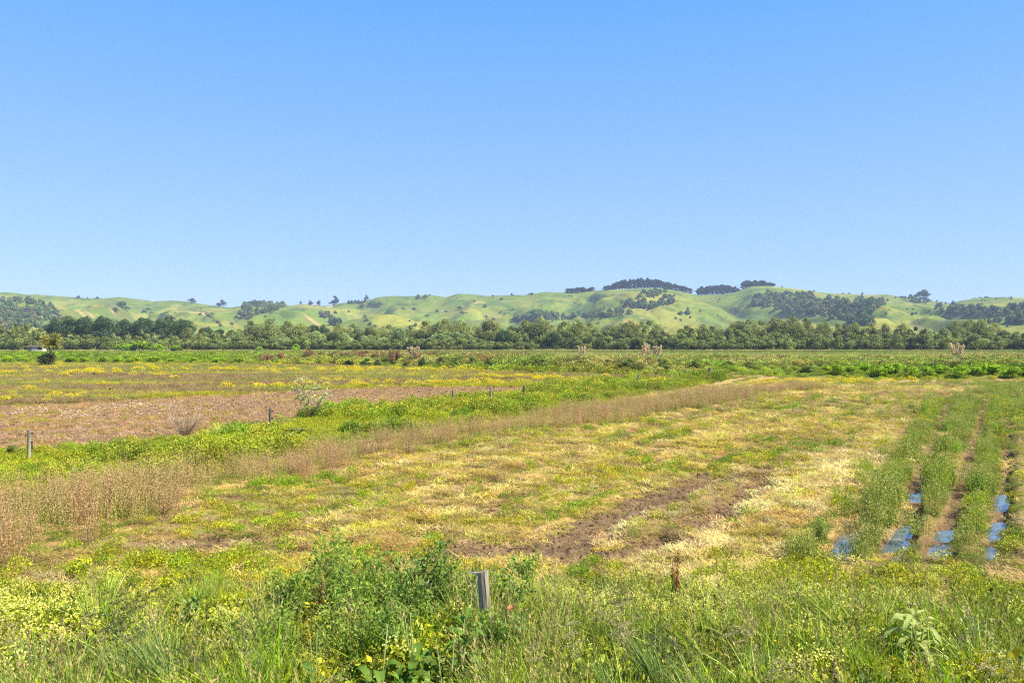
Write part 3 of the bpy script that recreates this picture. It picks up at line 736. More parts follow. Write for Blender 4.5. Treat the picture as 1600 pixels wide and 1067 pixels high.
# ---- 4. tall brown seeding grass
S_BR = source([m_stalky(160 + i, 20, 0.72, 0.30, 0.030, lin(232, 190, 142, K * 1.1), 0.65) for i in range(4)], 'brown_grass')
X, Y = candidates(60000, 14, 120, 1.0); m = fieldmap(X, Y)
bz = fbm(X * 0.5, Y * 0.5, 84, 3)
keep = np.clip(m['brown'] * (0.75 + 0.3 * sstep(0.42, 0.55, bz)) + m['strips'] * 0.16 * sstep(0.45, 0.6, bz) + m['olive'] * 0.25 * sstep(0.5, 0.6, bz), 0, 1) * 0.40
size = (0.55 + 0.55 * bz + 0.25 * (Y < 24)) * (1 + Y / 250) * np.where(m['brown'] > 0.3, 1, 0.6)
cover('brown_grass', 'tall tan and pinkish seeding grass in a long band', S_BR, 4, X, Y, keep, size, mixc(lin(190, 156, 108, K * 1.15), mixc(OLIVE, G_BRIGHT, .4) * 1.2, sstep(0.48, 0.60, m['n_fin'])), tilt=0.12)

# ---- 5. feathery weeds on the ridges between the wheel ruts
S_RW = source([m_stalky(170 + i, 16, 0.66, 0.24, 0.050, lin(186, 188, 96, K * 1.1), 0.3, 26) for i in range(4)], 'ridge_weed')
X, Y = candidates(90000, 15, 75, 1.0); m = fieldmap(X, Y)
s_ = X - ROW * Y; rl = np.zeros(len(X))
for c_ in (rut_c(0, Y) - .55, (rut_c(0, Y) + rut_c(1, Y)) / 2, (rut_c(1, Y) + rut_c(2, Y)) / 2, (rut_c(2, Y) + rut_c(3, Y)) / 2): rl = np.maximum(rl, np.exp(-((s_ - c_ + .9 * (fbm(X * .9, Y * .9, 101, 2) - .5)) / (0.23 + .020 * (Y - 17))) ** 2))
rl = rl * (1 - sstep(26, 46, Y)) + 0.35 * sstep(26, 46, Y)
keep = m['ruts'] * rl * (1 - sstep(0.01, 0.05, rut_depth(X, Y)[0])) * (0.06 + 0.94 * sstep(0.38, 0.54, fbm(X * 0.9, Y * 0.9, 85, 3))) * 0.42
keep = np.where((s_ > 0.5) & (Y < 45), keep * 0.3, keep)
cover('ridge_weeds', 'feathery olive weeds on the ridges between water filled wheel ruts', S_RW, 4, X, Y, keep, (0.38 + 0.68 * fbm(X * .8, Y * .8, 99, 2)) * (1 + Y / 300), mixc(lin(164, 176, 76, K) * 1.2, G_BRIGHT * 1.25, sstep(0.42, 0.62, m['n_med']) * 0.8), tilt=0.10)

# ---- 6. yellow flowering strips of the far paddock
S_YF = source([m_leafy(180 + i, 60, 0.30, 0.40, 0.07, 0.05, 60, YFL) for i in range(3)], 'buttercup')
YSTR = [(W_([(150, 581), (300, 580), (560, 579), (760, 581)]), 2.2), (W_([(440, 606), (640, 602), (830, 600)]), 1.5), (W_([(0, 628), (90, 626), (170, 622)]), 1.2), (W_([(780, 590), (900, 596), (1010, 600)]), 2.0), (W_([(1180, 600), (1260, 598), (1420, 597)]), 1.2), (W_([(0, 585), (120, 584), (240, 588)]), 1.6), (W_([(560, 640), (700, 640), (860, 622)]), .7)]
X, Y = candidates(90000, 30, 150, 1.0); m = fieldmap(X, Y)
yk = np.zeros(len(X))
for pts, w in YSTR: yk = np.maximum(yk, 1 - sstep(w * 0.5, w * 1.4, seg_dist(X, Y, pts) + m['jag'] * w * 1.4))
yk = yk * sstep(0.30, 0.45, fbm(X * 0.3, Y * 0.5, 86, 2)) * 0.10 + 0.006 * m['strips'] * sstep(0.5, 0.6, m['n_iso'])
cover('yellow_flowers', 'yellow flowering weeds in thin strips across the far paddock', S_YF, 3, X, Y, yk * (1 - m['bank']) * (1 - m['plough']), 1.0 * (1 + Y / 150), mixc(mixc(G_YEL, YFL, .25), G_MID, sstep(.5, .7, m['n_fin'])))

# ---- 7. clods on the bare soil
S_CL = source([m_clod(190 + i) for i in range(5)], 'clods')
X, Y = candidates(220000, 12, 80, 1.2); m = fieldmap(X, Y)
keep = np.clip(m['plough'] * 0.8 + m['furrow'] * 0.9 + m['mudr'] * 0.2 * sstep(15, 16, Y), 0, 1)
pale = np.exp(-(seg_dist(X, Y, W_([(30, 642), (110, 646), (180, 634), (260, 640)])) / 3.0) ** 2) * sstep(0.35, 0.6, m['n_iso'])
tint = mixc(mixc(mixc(SOIL * .9, PINK * .95, rng.random(len(X))), DSOIL, m['furrow'] * .6), lin(226, 206, 176, K), pale * (rng.random(len(X)) < 0.35))
cover('clods', 'crumbled lumps of soil on the bare ploughed ground', S_CL, 5, X, Y, keep, np.where(m['plough'] > .5, 0.46, 0.42) * (0.025 + 0.05 * rng.random(len(X)) ** 2.5) * (1 + Y / 40), tint, tilt=0.5)
X, Y = candidates(22000, 28, 80, 1.1); m = fieldmap(X, Y)
cover('dry_tufts', 'dry pinkish grass tufts on the ploughed patch', S_GF, 4, X, Y, m['plough'] * 0.6 * sstep(0.42, 0.58, m['n_med']), 0.6 * (1 + Y / 160), mixc(mixc(TAN, PINK, .5), G_YEL * .8, (rng.random(len(X)) < 0.22) * 0.9))

# ---- 8. rank growth on the drain bank and the plain behind it
S_BK = source([m_leafy(200 + i, 170, 0.9, 0.9, 0.20, 0.13, 0) for i in range(4)], 'bank_growth')
X, Y = candidates(110000, 60, 260, 1.4, side=0.8); m = fieldmap(X, Y)
q = m['q']; bz = fbm(X * 0.06, Y * 0.06, 87, 3)
keep = m['bank'] * (1 - sstep(22, 60, q)) * (0.3 + 0.5 * sstep(0.4, 0.55, bz))
lt = 1 - sstep(-60, -35, X); rt = sstep(15, 45, X)
tint = mixc(mixc(lin(184, 172, 98, K * 1.2), lin(156, 172, 66, K * 1.2), sstep(0.4, 0.6, fbm(X * .12, Y * .12, 88, 3))), G_BRIGHT, np.clip(lt + rt * (1 - sstep(2, 14, q)), 0, 1)[:] * 0.85)
tint = mixc(tint, G_DARK * 0.9, sstep(0.55, 0.68, fbm(X * 0.35, Y * 0.2, 89, 2)) * 0.6)
tint = mixc(tint, mixc(G_BRIGHT, G_YEL, .4), (1 - sstep(0, 5, q)) * 0.7) * 1.12
brn = np.exp(-((X + 22) / 22) ** 2) * sstep(3, 8, q) * sstep(.42, .55, fbm(X * .2, Y * .2, 77, 2))
tint = mixc(tint, lin(168, 132, 92, K), brn * .9)
cover('undergrowth', 'rank green and brown growth covering the drain bank', S_BK, 4, X, Y, keep, (0.55 + 0.8 * bz) * 0.8 * (1 - 0.5 * np.clip(lt + rt, 0, 1) * (1 - sstep(5, 9, q))), tint, jit=0.22)
S_FG = source([m_grass(210 + i, 60, 0.55, 0.09, 0.9, 0.6, seg=2) for i in range(3)], 'plain_grass')
X, Y = candidates(90000, 90, 800, 1.5, side=0.8); m = fieldmap(X, Y)
st = fbm(X * 0.012, Y * 0.05, 90, 3)
tint = mixc(mixc(lin(186, 174, 100, K * 1.2), lin(146, 168, 66, K * 1.2), sstep(0.42, 0.58, st)), lin(206, 204, 96, K * 1.2), sstep(0.56, 0.66, fbm(X * .02, Y * .09, 91, 3)))
tint = mixc(tint, G_DARK * 0.9, sstep(285, 300, Y) * (1 - sstep(330, 345, Y)) * 0.6)
cover('grass', 'rough tan and green grass on the plain beyond the drain bank', S_FG, 3, X, Y, sstep(10, 22, m['q']), 0.62 * (1 + Y / 800), tint, tilt=0.05)

# ---- 9. foreground growth
S_TG = source([m_grass(220 + i, 70, 0.90, 0.020, 0.14, 0.65, seg=5, heads=3, flop=0.3) for i in range(4)], 'tall_grass')
S_FW = source([m_stalky(230 + i, 18, 0.60, 0.20, 0.036, lin(196, 186, 110, K), 0.25, 34) for i in range(4)], 'tall_weed')
S_FL = source([m_leafy(240 + i, 240, 0.50, 0.30, 0.050, 0.030, 130, lin(240, 236, 120, K * 1.25)) for i in range(4)], 'mustard')
S_DK = source([m_stalky(250 + i, 7, 0.75, 0.20, 0.022, lin(176, 120, 78, K), 0.45, 40) for i in range(3)], 'brown_stalk')
X, Y = candidates(9000, 6.2, 13.6, 0.3, side=0.75, margin=1.0); m = fieldmap(X, Y); fz = fbm(X * 0.8, Y * 0.8, 92, 3)
depthf = sstep(13.5, 10.5, Y) if False else 1 - sstep(10.2, 13.4, Y)
tint = mixc(mixc(G_MID * 1.35, G_BRIGHT * 1.35, sstep(.35, .65, fz)), lin(206, 212, 118, K), (rng.random(len(X)) < .33) * .8)
cl = sstep(0.50, 0.60, fbm(X * .7, Y * .7, 93, 2))
keep = m['fore'] * (0.015 + 0.22 * cl + 0.12 * (1 - sstep(8.2, 9.2, Y)))
cover('tall_grass', 'long arching grass in clumps on the foreground verge', S_TG, 4, X, Y, keep, 0.40 + 0.42 * depthf, tint, wind=0.22)
cw = sstep(0.40, 0.56, fbm(X * .9, Y * .9, 94, 2)) * (1 - 0.6 * cl)
tint = mixc(mixc(G_BRIGHT * 1.2, G_YEL * 1.05, sstep(.4, .7, m['n_iso'])), G_DARK * 1.1, sstep(.5, .6, m['n_fin']) * .7)
cover('weeds', 'bushy green weeds filling the foreground verge', S_FW, 4, X, Y, m['fore'] * (0.05 + 0.22 * cw), 0.40 + 0.50 * depthf * (0.4 + fz), tint, tilt=0.2)
cover('weeds', 'low leafy weeds between the grass clumps of the foreground verge', S_LF, 4, X, Y, m['fore'] * 0.16, 1.0 + 0.7 * depthf * (0.4 + fz), mixc(mixc(G_BRIGHT, G_YEL, fz), G_DARK, (rng.random(len(X)) < .3) * .9), tilt=0.3)
S_BL = source([m_leafy(260 + i, 70, 0.45, 0.24, 0.10, 0.034) for i in range(4)], 'broad_weed')
cover('weeds', 'broad leaved weeds scattered in the foreground verge', S_BL, 4, X, Y, m['fore'] * 0.10 * (1 - cl), 0.6 + 0.5 * depthf * (0.4 + fz), mixc(G_MID * 1.1, G_YEL, m['n_fin']), tilt=0.3)
fl = 0.6 * np.exp(-(((X + 6.4) / 1.5) ** 2 + ((Y - 11.2) / 1.2) ** 2)) + np.exp(-(((X - 2.3) / 2.0) ** 2 + ((Y - 11.9) / 1.1) ** 2)) + 0.8 * np.exp(-(((X - 4.4) / 1.0) ** 2 + ((Y - 10.4) / 1.0) ** 2)) + 0.04
cover('flowers', 'pale yellow flowering weeds in patches of the foreground verge', S_FL, 4, X, Y, np.clip(fl, 0, 1) * 0.21 * sstep(6.2, 8, Y) * (Y < 13.4), 0.6 + 0.45 * depthf, mixc(G_YEL, G_BRIGHT, m['n_fin'] * .8), tilt=0.15)
S_BC = source([m_leafy(270 + i, 50, 0.40, 0.24, 0.06, 0.030, 14, lin(246, 206, 24, K * 1.2)) for i in range(3)], 'golden_flower')
cover('golden_flowers', 'small golden yellow flowers low in the foreground grass', S_BC, 3, X, Y, m['fore'] * 0.035 * (1 - sstep(9.6, 10.6, Y)) * (0.3 + sstep(-2, -4, X) + .4 * sstep(3, 6, X)), 0.9 + 0.5 * fz, mixc(G_YEL, G_BRIGHT, m['n_fin']), tilt=0.2)
cover('brown_stalks', 'thin reddish brown seeding stalks among the foreground weeds', S_DK, 3, X, Y, m['fore'] * 0.012 + 0.03 * np.exp(-((X - 2.5) / 1.5) ** 2) * m['fore'], 0.5 + 0.45 * depthf, np.broadcast_to(BROWNW, (len(X), 3)).copy(), tilt=0.15)
# the low yellowish sward between the verge and the puddles
X, Y = candidates(9000, 11, 18, 0.5, side=0.75); m = fieldmap(X, Y)
cover('weeds', 'low yellow green weeds between the verge and the cut rows', S_LF, 4, X, Y, np.clip((1 - sstep(14, 17, Y)) * (0.10 + 0.8 * m['lush']), 0, 1) * (1 - m['furrow']) * sstep(.4, .55, m['n_fin']) * 0.7, 0.55 + 0.4 * m['n_iso'], mixc(G_YEL, G_BRIGHT, m['n_med']))

# ================================================================== THINGS
ORD = ['first', 'second', 'third', 'fourth', 'fifth', 'sixth', 'seventh', 'eighth', 'ninth', 'tenth', 'eleventh', 'twelfth', 'thirteenth', 'fourteenth', 'fifteenth', 'sixteenth', 'seventeenth', 'eighteenth', 'nineteenth']
TENS = ['', '', 'twenty', 'thirty', 'forty', 'fifty', 'sixty', 'seventy', 'eighty', 'ninety']
def ordinal(i):
    i += 1
    if i < 20: return ORD[i - 1]
    t, u = divmod(i, 10)
    if t > 9: return 'hundredth' if i == 100 else 'hundred and ' + ordinal(i - 101)
    return TENS[t][:-1] + 'ieth' if u == 0 else TENS[t] + '-' + ORD[u - 1]

def crown_mesh(name, seed, mat, H, W, z0, n, ll, lobes, tall=1.0, squash=1.0, env='egg', vvar=0.22):
    """many leaf faces round the surfaces of overlapping boughs; H height, W width, z0 foot of the crown"""
    r = np.random.default_rng(seed); g = Geo()
    C = []; hc = H - z0
    tries = 0
    while len(C) < lobes and tries < 4000:
        tries += 1
        t = r.random(); a = r.random() * 6.283
        if env == 'egg': wr = math.sin(math.pi * min(1, 0.12 + 0.86 * t)) ** 0.6
        elif env == 'cone': wr = (1 - t) ** 0.85 + 0.04
        elif env == 'dome': wr = math.sqrt(max(0, 1 - t * t))
        elif env == 'flat': wr = 0.55 + 0.45 * math.sin(math.pi * t)
        elif env == 'column': wr = 0.75 + 0.25 * math.sin(math.pi * t) if t < 0.9 else 0.5
        k = math.sqrt(r.random())
        rad = W * 0.5 * (0.22 + 0.20 * r.random()) * (0.65 + 0.35 * wr)
        x, y = math.cos(a) * k * (W / 2 * wr - rad * 0.6), math.sin(a) * k * (W / 2 * wr - rad * 0.6)
        z = z0 + rad * 0.6 + t * (hc - rad * 1.4)
        C.append((x, y, z, rad, 1 + vvar * r.normal()))
    C = np.array(C); idx = r.integers(0, len(C), n)
    d = rdir(n, r, 0.25); rr = (0.55 + 0.5 * r.random(n) ** 0.5) * C[idx, 3]
    pos = C[idx, :3] + d * rr[:, None] * np.array([1, 1, tall]) * squash
    pos[:, 2] = np.maximum(pos[:, 2], 0.02 * H)
    nn = d + 0.75 * rdir(n, r)
    nn /= np.linalg.norm(nn, axis=1, keepdims=True)
    dd = np.cross(nn, rdir(n, r)); dd[:, 2] += 0.3
    L = ll * (0.55 + 0.9 * r.random(n))
    g.leaves(pos - dd * L[:, None] * 0.5, dd, nn, L * 1.25, L * 0.85, v=np.clip(C[idx, 4] * (0.75 + 0.5 * r.random(n)), 0.3, 1.7))
    return g.mesh(name, mat), C

BARK = solid_mat('bark', (0.07, 0.055, 0.04), (0.16, 0.13, 0.10), 6, stretch=(1, 1, 0.2))
def trunk_mesh(seed, H, rad, C, limbs=7):
    r = random.Random(seed); g = Geo()
    top = H * 0.82; pts = []
    for i in range(7):
        t = i / 6; pts.append(((r.random() - .5) * rad * 2 * t, (r.random() - .5) * rad * 2 * t, -0.3 + top * t))
    g.tube(pts, [rad * (1.25 if i == 0 else 1 - 0.85 * i / 6) for i in range(7)], 7)
    order = sorted(range(len(C)), key=lambda i: r.random())[:limbs]
    for i in order:
        c = C[i]; k = max(1, min(5, int(5 * min(c[2], top) / top) - 1)); p0 = Vector(pts[k]); p1 = Vector(c[:3]); mid = p0.lerp(p1, .5) + Vector((0, 0, -0.05 * H))
        g.tube([p0, mid, p1], [rad * 0.35, rad * 0.22, rad * 0.06], 5, cap=False)
    return g.mesh('trunk', BARK, smooth=True)

M_DKTREE = plant_mat('dark_leaves', lin(88, 118, 64, K), inst=False, transl=0.35, objvar=0.15)
M_OLTREE = plant_mat('olive_leaves', lin(162, 170, 90, K * 1.0), inst=False, transl=0.4, objvar=0.18)
M_WILLOW = plant_mat('willow_leaves', lin(168, 188, 112, K * 1.05), inst=False, transl=0.4, objvar=0.15)
M_LOW = plant_mat('low_willow_leaves', lin(158, 170, 86, K * 1.0), inst=False, transl=0.4, objvar=0.2)
M_RED = plant_mat('bronze_leaves', lin(112, 92, 68, K), inst=False, transl=0.15, objvar=0.2)
M_PINE = plant_mat('pine_needles', lin(66, 88, 58, K * .9), inst=False, transl=0.1, objvar=0.15)
M_SCRUB = plant_mat('scrub_leaves', lin(104, 126, 80, K), inst=False, transl=0.1, objvar=0.2)
M_BRIGHT = plant_mat('bright_leaves', lin(172, 208, 34, K), inst=False, transl=0.35, objvar=0.12)
M_BBUSH = plant_mat('brown_twigs', lin(156, 116, 84, K), inst=False, transl=0.15, objvar=0.12)

# kind: material, H, W, z0, leaves, leaf size, lobes, tall, env, trunk radius
KIND = {
 'dark':   ('tree', M_DKTREE, 17, 13, 0.3, 8000, 0.45, 44, 1.15, 'column', 0.35),
 'olive':  ('tree', M_OLTREE, 16, 11, 0.4, 7500, 0.38, 44, 1.4, 'column', 0.30),
 'willow': ('willow_tree', M_WILLOW, 11, 13, 0.2, 7500, 0.38, 34, 1.0, 'dome', 0.30),
 'low':    ('willow_shrub', M_LOW, 7, 6, 0.1, 3600, 0.32, 26, 1.5, 'egg', 0.12),
 'red':    ('conifer_tree', M_RED, 14, 6, 0.8, 1500, 0.42, 26, 1.1, 'cone', 0.2),
 'pine':   ('pine_tree', M_PINE, 22, 9, 1.5, 1800, 1.2, 26, 1.3, 'egg', 0.5),
 'ridge':  ('tree', M_PINE, 18, 16, 2, 1600, 0.9, 20, 0.9, 'dome', 0.5),
 'scrub':  ('hill_shrub', M_SCRUB, 7, 9, 0.1, 900, 0.7, 14, 0.9, 'dome', 0.2),
 'bright': ('bush', M_BRIGHT, 2.0, 2.8, 0.02, 1500, 0.16, 18, 0.9, 'dome', 0.04),
 'brownb': ('bush', M_BBUSH, 2.0, 2.4, 0.02, 1300, 0.12, 18, 1.3, 'dome', 0.04),
 'greenb': ('bush', M_LOW, 2.0, 2.6, 0.02, 1500, 0.14, 18, 1.0, 'dome', 0.04),
 'darkb':  ('bush', M_DKTREE, 2.0, 2.6, 0.02, 1500, 0.15, 18, 1.0, 'dome', 0.04),
}
PROTO = {}
def build_kind(k, nv=3):
    nm, mat, H, W, z0, n, ll, lb, tall, env, tr = KIND[k]
    out_ = []
    for i in range(nv):
        cm, C = crown_mesh('crown', hash_(k) + i, mat, H, W, z0, n, ll, lb, tall, env=env)
        out_.append((cm, trunk_mesh(hash_(k) + i, H, tr, C, 6)))
    PROTO[k] = out_
def hash_(s): return sum(ord(c) * (i + 3) for i, c in enumerate(s)) % 9973
for k in KIND: build_kind(k)

FIRST = {}
def plant(kind, px, top, wpx, Y, label, group, z=None, cat=None, base_py=None):
    nm, mat, H, W = KIND[kind][:4]
    X = at(px, Y)
    zb = float(ground_z(np.array([X]), np.array([Y]))[0]) if z is None else z
    h = hgt(top, Y) - zb if base_py is None else (base_py - top) / F * Y
    sz = max(h, 0.3) / H; sx = wpx / F * Y / W
    i = random.randrange(3); key = (kind, i); rz = random.random() * 6.28
    scl = (sx, sx, sz)
    if key not in FIRST:
        r = empty(nm, (X, Y, zb), label, cat or nm.split('_')[-1], group, rz, scl)
        child(r, 'crown', PROTO[kind][i][0]); child(r, 'trunk', PROTO[kind][i][1])
        FIRST[key] = r
    else:
        r = dup(FIRST[key], (X, Y, zb), rz, scl, label, group)
        if cat: r['category'] = cat
    return r

WIDEN = {'dark': 1.22, 'olive': 1.2, 'willow': 1.1}
def row(items, fmt, group, **kw):
    """items: (kind, px, top, width, Y); fmt takes the ordinal counted from the left"""
    items = sorted(items, key=lambda q: q[1])
    for i, q in enumerate(items):
        plant(q[0], q[1], q[2] - (1.5 if q[0] in WIDEN and q[4] < 428 else 0), q[3] * WIDEN.get(q[0], 1), q[4], fmt % ordinal(i), group, **kw)

# ---- the tree belt
row([('dark', p, t, w, 430) for p, t, w in ((88, 500, 34), (104, 494, 44), (132, 495, 38), (160, 495, 42), (196, 499, 34), (228, 497, 40), (262, 494, 44), (290, 499, 34))],
    'tall dark green broad tree, %s from the left in the dark row', 'dark trees of the tree belt')
ol = [(395, 504, 36), (418, 502, 40), (445, 502, 44), (466, 508, 34), (530, 509, 30), (548, 507, 30), (577, 513, 34), (605, 510, 34), (640, 512, 30), (668, 504, 36), (694, 501, 40), (722, 504, 30), (762, 502, 46),
      (822, 504, 34), (848, 501, 38), (886, 504, 34), (906, 503, 30), (926, 505, 32), (953, 511, 28), (980, 503, 38), (1000, 505, 28), (1018, 504, 34), (1076, 512, 30), (1095, 509, 34), (1116, 511, 30),
      (1152, 504, 34), (1172, 501, 34), (1192, 502, 30), (1214, 499, 36), (1238, 498, 34), (1256, 498, 28), (1288, 505, 32), (1312, 508, 26), (1334, 508, 28), (1492, 505, 30), (1512, 503, 34), (1534, 502, 34), (1556, 507, 30),
      (1382, 509, 20), (1408, 508, 22), (1360, 507, 24), (1650, 505, 40), (1690, 502, 40), (-30, 512, 36), (-70, 508, 40)]
row([('olive', p, t + random.uniform(-1, 1), w, 415 + random.uniform(-12, 12)) for p, t, w in ol], 'tall feathery olive green tree, %s of its kind from the left in the belt', 'olive trees of the tree belt')
row([('low', p + random.uniform(-5, 5), random.uniform(514, 522), random.uniform(26, 36), 408) for p in range(300, 1640, 19)], 'mid height olive tree filling the belt, %s of these from the left', 'mid height trees of the tree belt', cat='tree')
row([('dark', p, t, w, Y) for p, t, w, Y in ((320, 513, 26, 420), (344, 516, 22, 420), (490, 508, 26, 450), (504, 507, 20, 450), (800, 512, 30, 425), (788, 517, 24, 405), (866, 520, 24, 404), (965, 527, 26, 402), (1000, 524, 26, 400), (560, 516, 22, 410), (1131, 517, 14, 410), (655, 524, 26, 410))],
    'dark rounded tree partly hidden in the belt, %s of these from the left', 'dark rounded trees within the belt')
row([('willow', p, t, w, 400) for p, t, w in ((368, 517, 34), (440, 522, 34), (494, 519, 36), (540, 521, 30), (570, 524, 30), (600, 527, 26), (625, 514, 36), (692, 515, 50), (712, 520, 40), (731, 522, 32), (1455, 514, 26), (1478, 516, 24))],
    'rounded pale green willow, %s willow from the left in the belt', 'pale willows of the tree belt')
row([('red', p, t, w, 398) for p, t, w in ((1037, 517, 13), (1319, 507, 20), (1349, 514, 18), (1386, 511, 16), (1408, 512, 16), (1431, 509, 22), (1446, 513, 18), (1420, 516, 14), (1365, 512, 18))],
    'bronze brown conical tree, %s of its kind from the left in the belt', 'bronze conifers of the tree belt')
lows = []
px = -60
while px < 1680:
    w = random.uniform(20, 32)
    if px < 370: t = random.uniform(523, 532) if px > 60 else random.uniform(515, 528)
    elif px < 760: t = random.uniform(526, 534)
    elif px < 930: t = None if random.random() < .6 else 534
    else: t = random.uniform(521, 533)
    if t: lows.append(('low', px, t, w * 1.25, 380 + random.uniform(-8, 8)))
    px += w * 0.62
row(lows, 'low olive willow shrub, %s from the left along the foot of the belt', 'low willow shrubs along the belt')
row([('low', p, t, w, 402) for p, t, w in ((4, 512, 26), (24, 507, 26), (42, 506, 26), (64, 515, 24))], 'reddish tinged small tree, %s from the left at the left end of belt', 'small trees at the left end of the belt')
row([('bright', p, t, w, 330) for p, t, w in ((195, 536, 40), (218, 532, 46), (245, 537, 30), (274, 539, 30), (405, 541, 16), (463, 537, 16))],
    'bright green bush below the tree belt, %s from the left', 'bright bushes below the tree belt')

# ---- pines and lone trees on the skyline
def skyline(kind, px, top, w, label, group, Y=1895, cat=None, sink=0.0):
    X = at(px, Y); z = float(hill_z(np.array([X]), np.array([Y]))[0]) - sink
    plant(kind, px, top, w, Y, label, group, z=z, cat=cat)
PL = []
def pines(x0, x1, n, t0, t1, mid=0):
    for i in range(n):
        u = i / max(1, n - 1); px = x0 + (x1 - x0) * u
        PL.append((px + random.uniform(-.8, .8), t0 + (t1 - t0) * u - mid * math.sin(math.pi * u) + random.uniform(-1.6, 1.2)))
pines(888, 926, 9, 451, 450, 0.5); pines(946, 1046, 24, 447, 441, 8); pines(1050, 1078, 7, 444, 450, 1.5); pines(1092, 1153, 15, 449, 450, 3.5); pines(1161, 1206, 11, 440, 442, 3)
for i, (px, t) in enumerate(sorted(PL)):
    skyline('pine', px, t, random.uniform(9, 13), 'dark pine on the skyline, %s pine from the left' % ordinal(i), 'pines along the skyline')
LONE = [(122, 461.5, 10), (137, 464, 4), (152, 463.5, 8), (300, 465.5, 16), (348, 468, 15), (340, 473, 8), (523, 461.5, 18), (485, 469, 10), (498, 469, 9), (470, 470, 5), (573, 460.5, 9), (830, 457, 13), (800, 457.5, 6), (1347, 455.5, 5), (1443, 452, 25), (1271, 454, 9), (1433, 458, 14)]
for i, (px, t, w) in enumerate(sorted(LONE)):
    skyline('ridge', px, t, w, 'lone dark tree standing on the ridge, %s lone tree from the left' % ordinal(i), 'lone trees on the ridge', sink=1)

def skyshrubs():
    L_ = [(545 + i * 5, 468.5 + random.uniform(-.6, .6), 8) for i in range(6)] + [(386 + i * 6, 467.5 + 2 * abs(i - 2) + random.uniform(-.5, .5), 12) for i in range(7)] + [(1408 + i * 6, 462.5 + i * .5, 9) for i in range(4)] + [(1522, 465.5, 10), (1532, 464, 10), (1541, 463, 10), (1549, 464.5, 8), (1317, 457.5, 8), (1327, 457.5, 8), (1255, 454, 9), (1263, 454, 9), (770, 460.5, 6), (1222, 447.5, 5), (1180, 447.5, 5)]
    for i, (px, t, w) in enumerate(sorted(L_)):
        skyline('scrub', px, t, w, 'dark scrubby bush on the skyline, %s of these from the left' % ordinal(i), 'scrub bushes on the skyline', Y=1890, cat='shrub', sink=2)
skyshrubs()
HS = [(24, 466, 12), (190, 479, 20), (197, 482, 14), (180, 484, 12), (62, 474, 10), (225, 486, 10), (231, 482, 8), (253, 492, 10), (508, 489, 12), (524, 488, 9), (545, 486, 6), (565, 480, 15), (582, 476, 18), (592, 477, 16),
      (570, 494, 9), (573, 500, 9), (578, 506, 10), (585, 509, 9), (630, 481, 8), (647, 482, 8), (683, 486, 9), (718, 482, 12), (722, 488, 10), (649, 508, 10), (771, 498, 9), (760, 494, 7), (758, 478, 10), (1064, 490, 12), (1074, 489, 14),
      (697, 485, 7), (668, 492, 8), (784, 466, 7), (340, 503, 10), (345, 508, 9), (362, 505, 8), (313, 490, 8), (325, 492, 7), (640, 500, 6), (700, 499, 6), (742, 470, 6), (1124, 466, 5), (1122, 470, 5), (415, 494, 6), (428, 500, 6)]
hx, hy, hz_ = on_hill([q[0] for q in HS], [q[1] + 2.5 for q in HS])
order_ = np.argsort([q[0] for q in HS])
for i, j in enumerate(order_):
    px, t, w = HS[j]
    nm, mat, H, W = KIND['scrub'][:4]
    Yh = float(hy[j]); sx = w / F * Yh / W
    plant('scrub', px, t, w, Yh, 'dark shrub alone on the green hillside, %s of these from the left' % ordinal(i), 'shrubs dotted on the hillside', z=float(hz_[j]) - 0.5, cat='shrub', base_py=t + w * 0.55)

# dense scrub on the hillsides: nobody could count it
SP = [[(-60, 474), (0, 470), (30, 468), (70, 472), (92, 486), (92, 500), (60, 515), (0, 518), (-60, 515)],
      [(368, 498), (378, 480), (388, 468), (412, 468), (450, 476), (438, 484), (408, 492), (385, 500)],
      [(500, 492), (508, 488), (522, 498), (540, 508), (520, 510)],
      [(803, 501), (818, 490), (855, 491), (900, 493), (950, 486), (985, 489), (955, 496), (900, 498), (870, 503), (812, 504)],
      [(962, 474), (985, 471), (1020, 475), (1055, 471), (1056, 475), (1030, 480), (1015, 483), (985, 480)],
      [(992, 458), (1008, 455), (1048, 458), (1056, 465), (1030, 467), (1000, 466)],
      [(1172, 468), (1200, 461), (1250, 458), (1280, 466), (1320, 468), (1388, 471), (1380, 478), (1362, 486), (1358, 500), (1366, 511), (1338, 511), (1310, 501), (1270, 493), (1220, 486), (1180, 478)],
      [(1402, 464), (1430, 466), (1452, 472), (1440, 475)],
      [(1460, 482), (1500, 476), (1560, 486), (1600, 478), (1660, 476), (1660, 506), (1570, 506), (1510, 496), (1468, 490)],
      [(1572, 488), (1600, 484), (1640, 486), (1640, 506), (1580, 506)],
      [(650, 465), (672, 464), (672, 469), (652, 471)]]
DENS = [0.38, .9, .6, .6, .8, .6, .75, .7, 0.25, .6, .5]
pxs_, pys_ = [], []
r2 = np.random.default_rng(5)
for poly, dn in zip(SP, DENS):
    a = np.array(poly, float); lo = a.min(0); hi = a.max(0); n = int((hi[0] - lo[0]) * (hi[1] - lo[1]) * 0.14 * dn)
    qx = lo[0] + r2.random(n) * (hi[0] - lo[0]); qy = lo[1] + r2.random(n) * (hi[1] - lo[1])
    ins = poly_sd(qx, qy, [tuple(q) for q in poly]) + (fbm(qx * .15, qy * .3, 5, 2) - .5) * 10 > 0
    pxs_.append(qx[ins]); pys_.append(qy[ins])
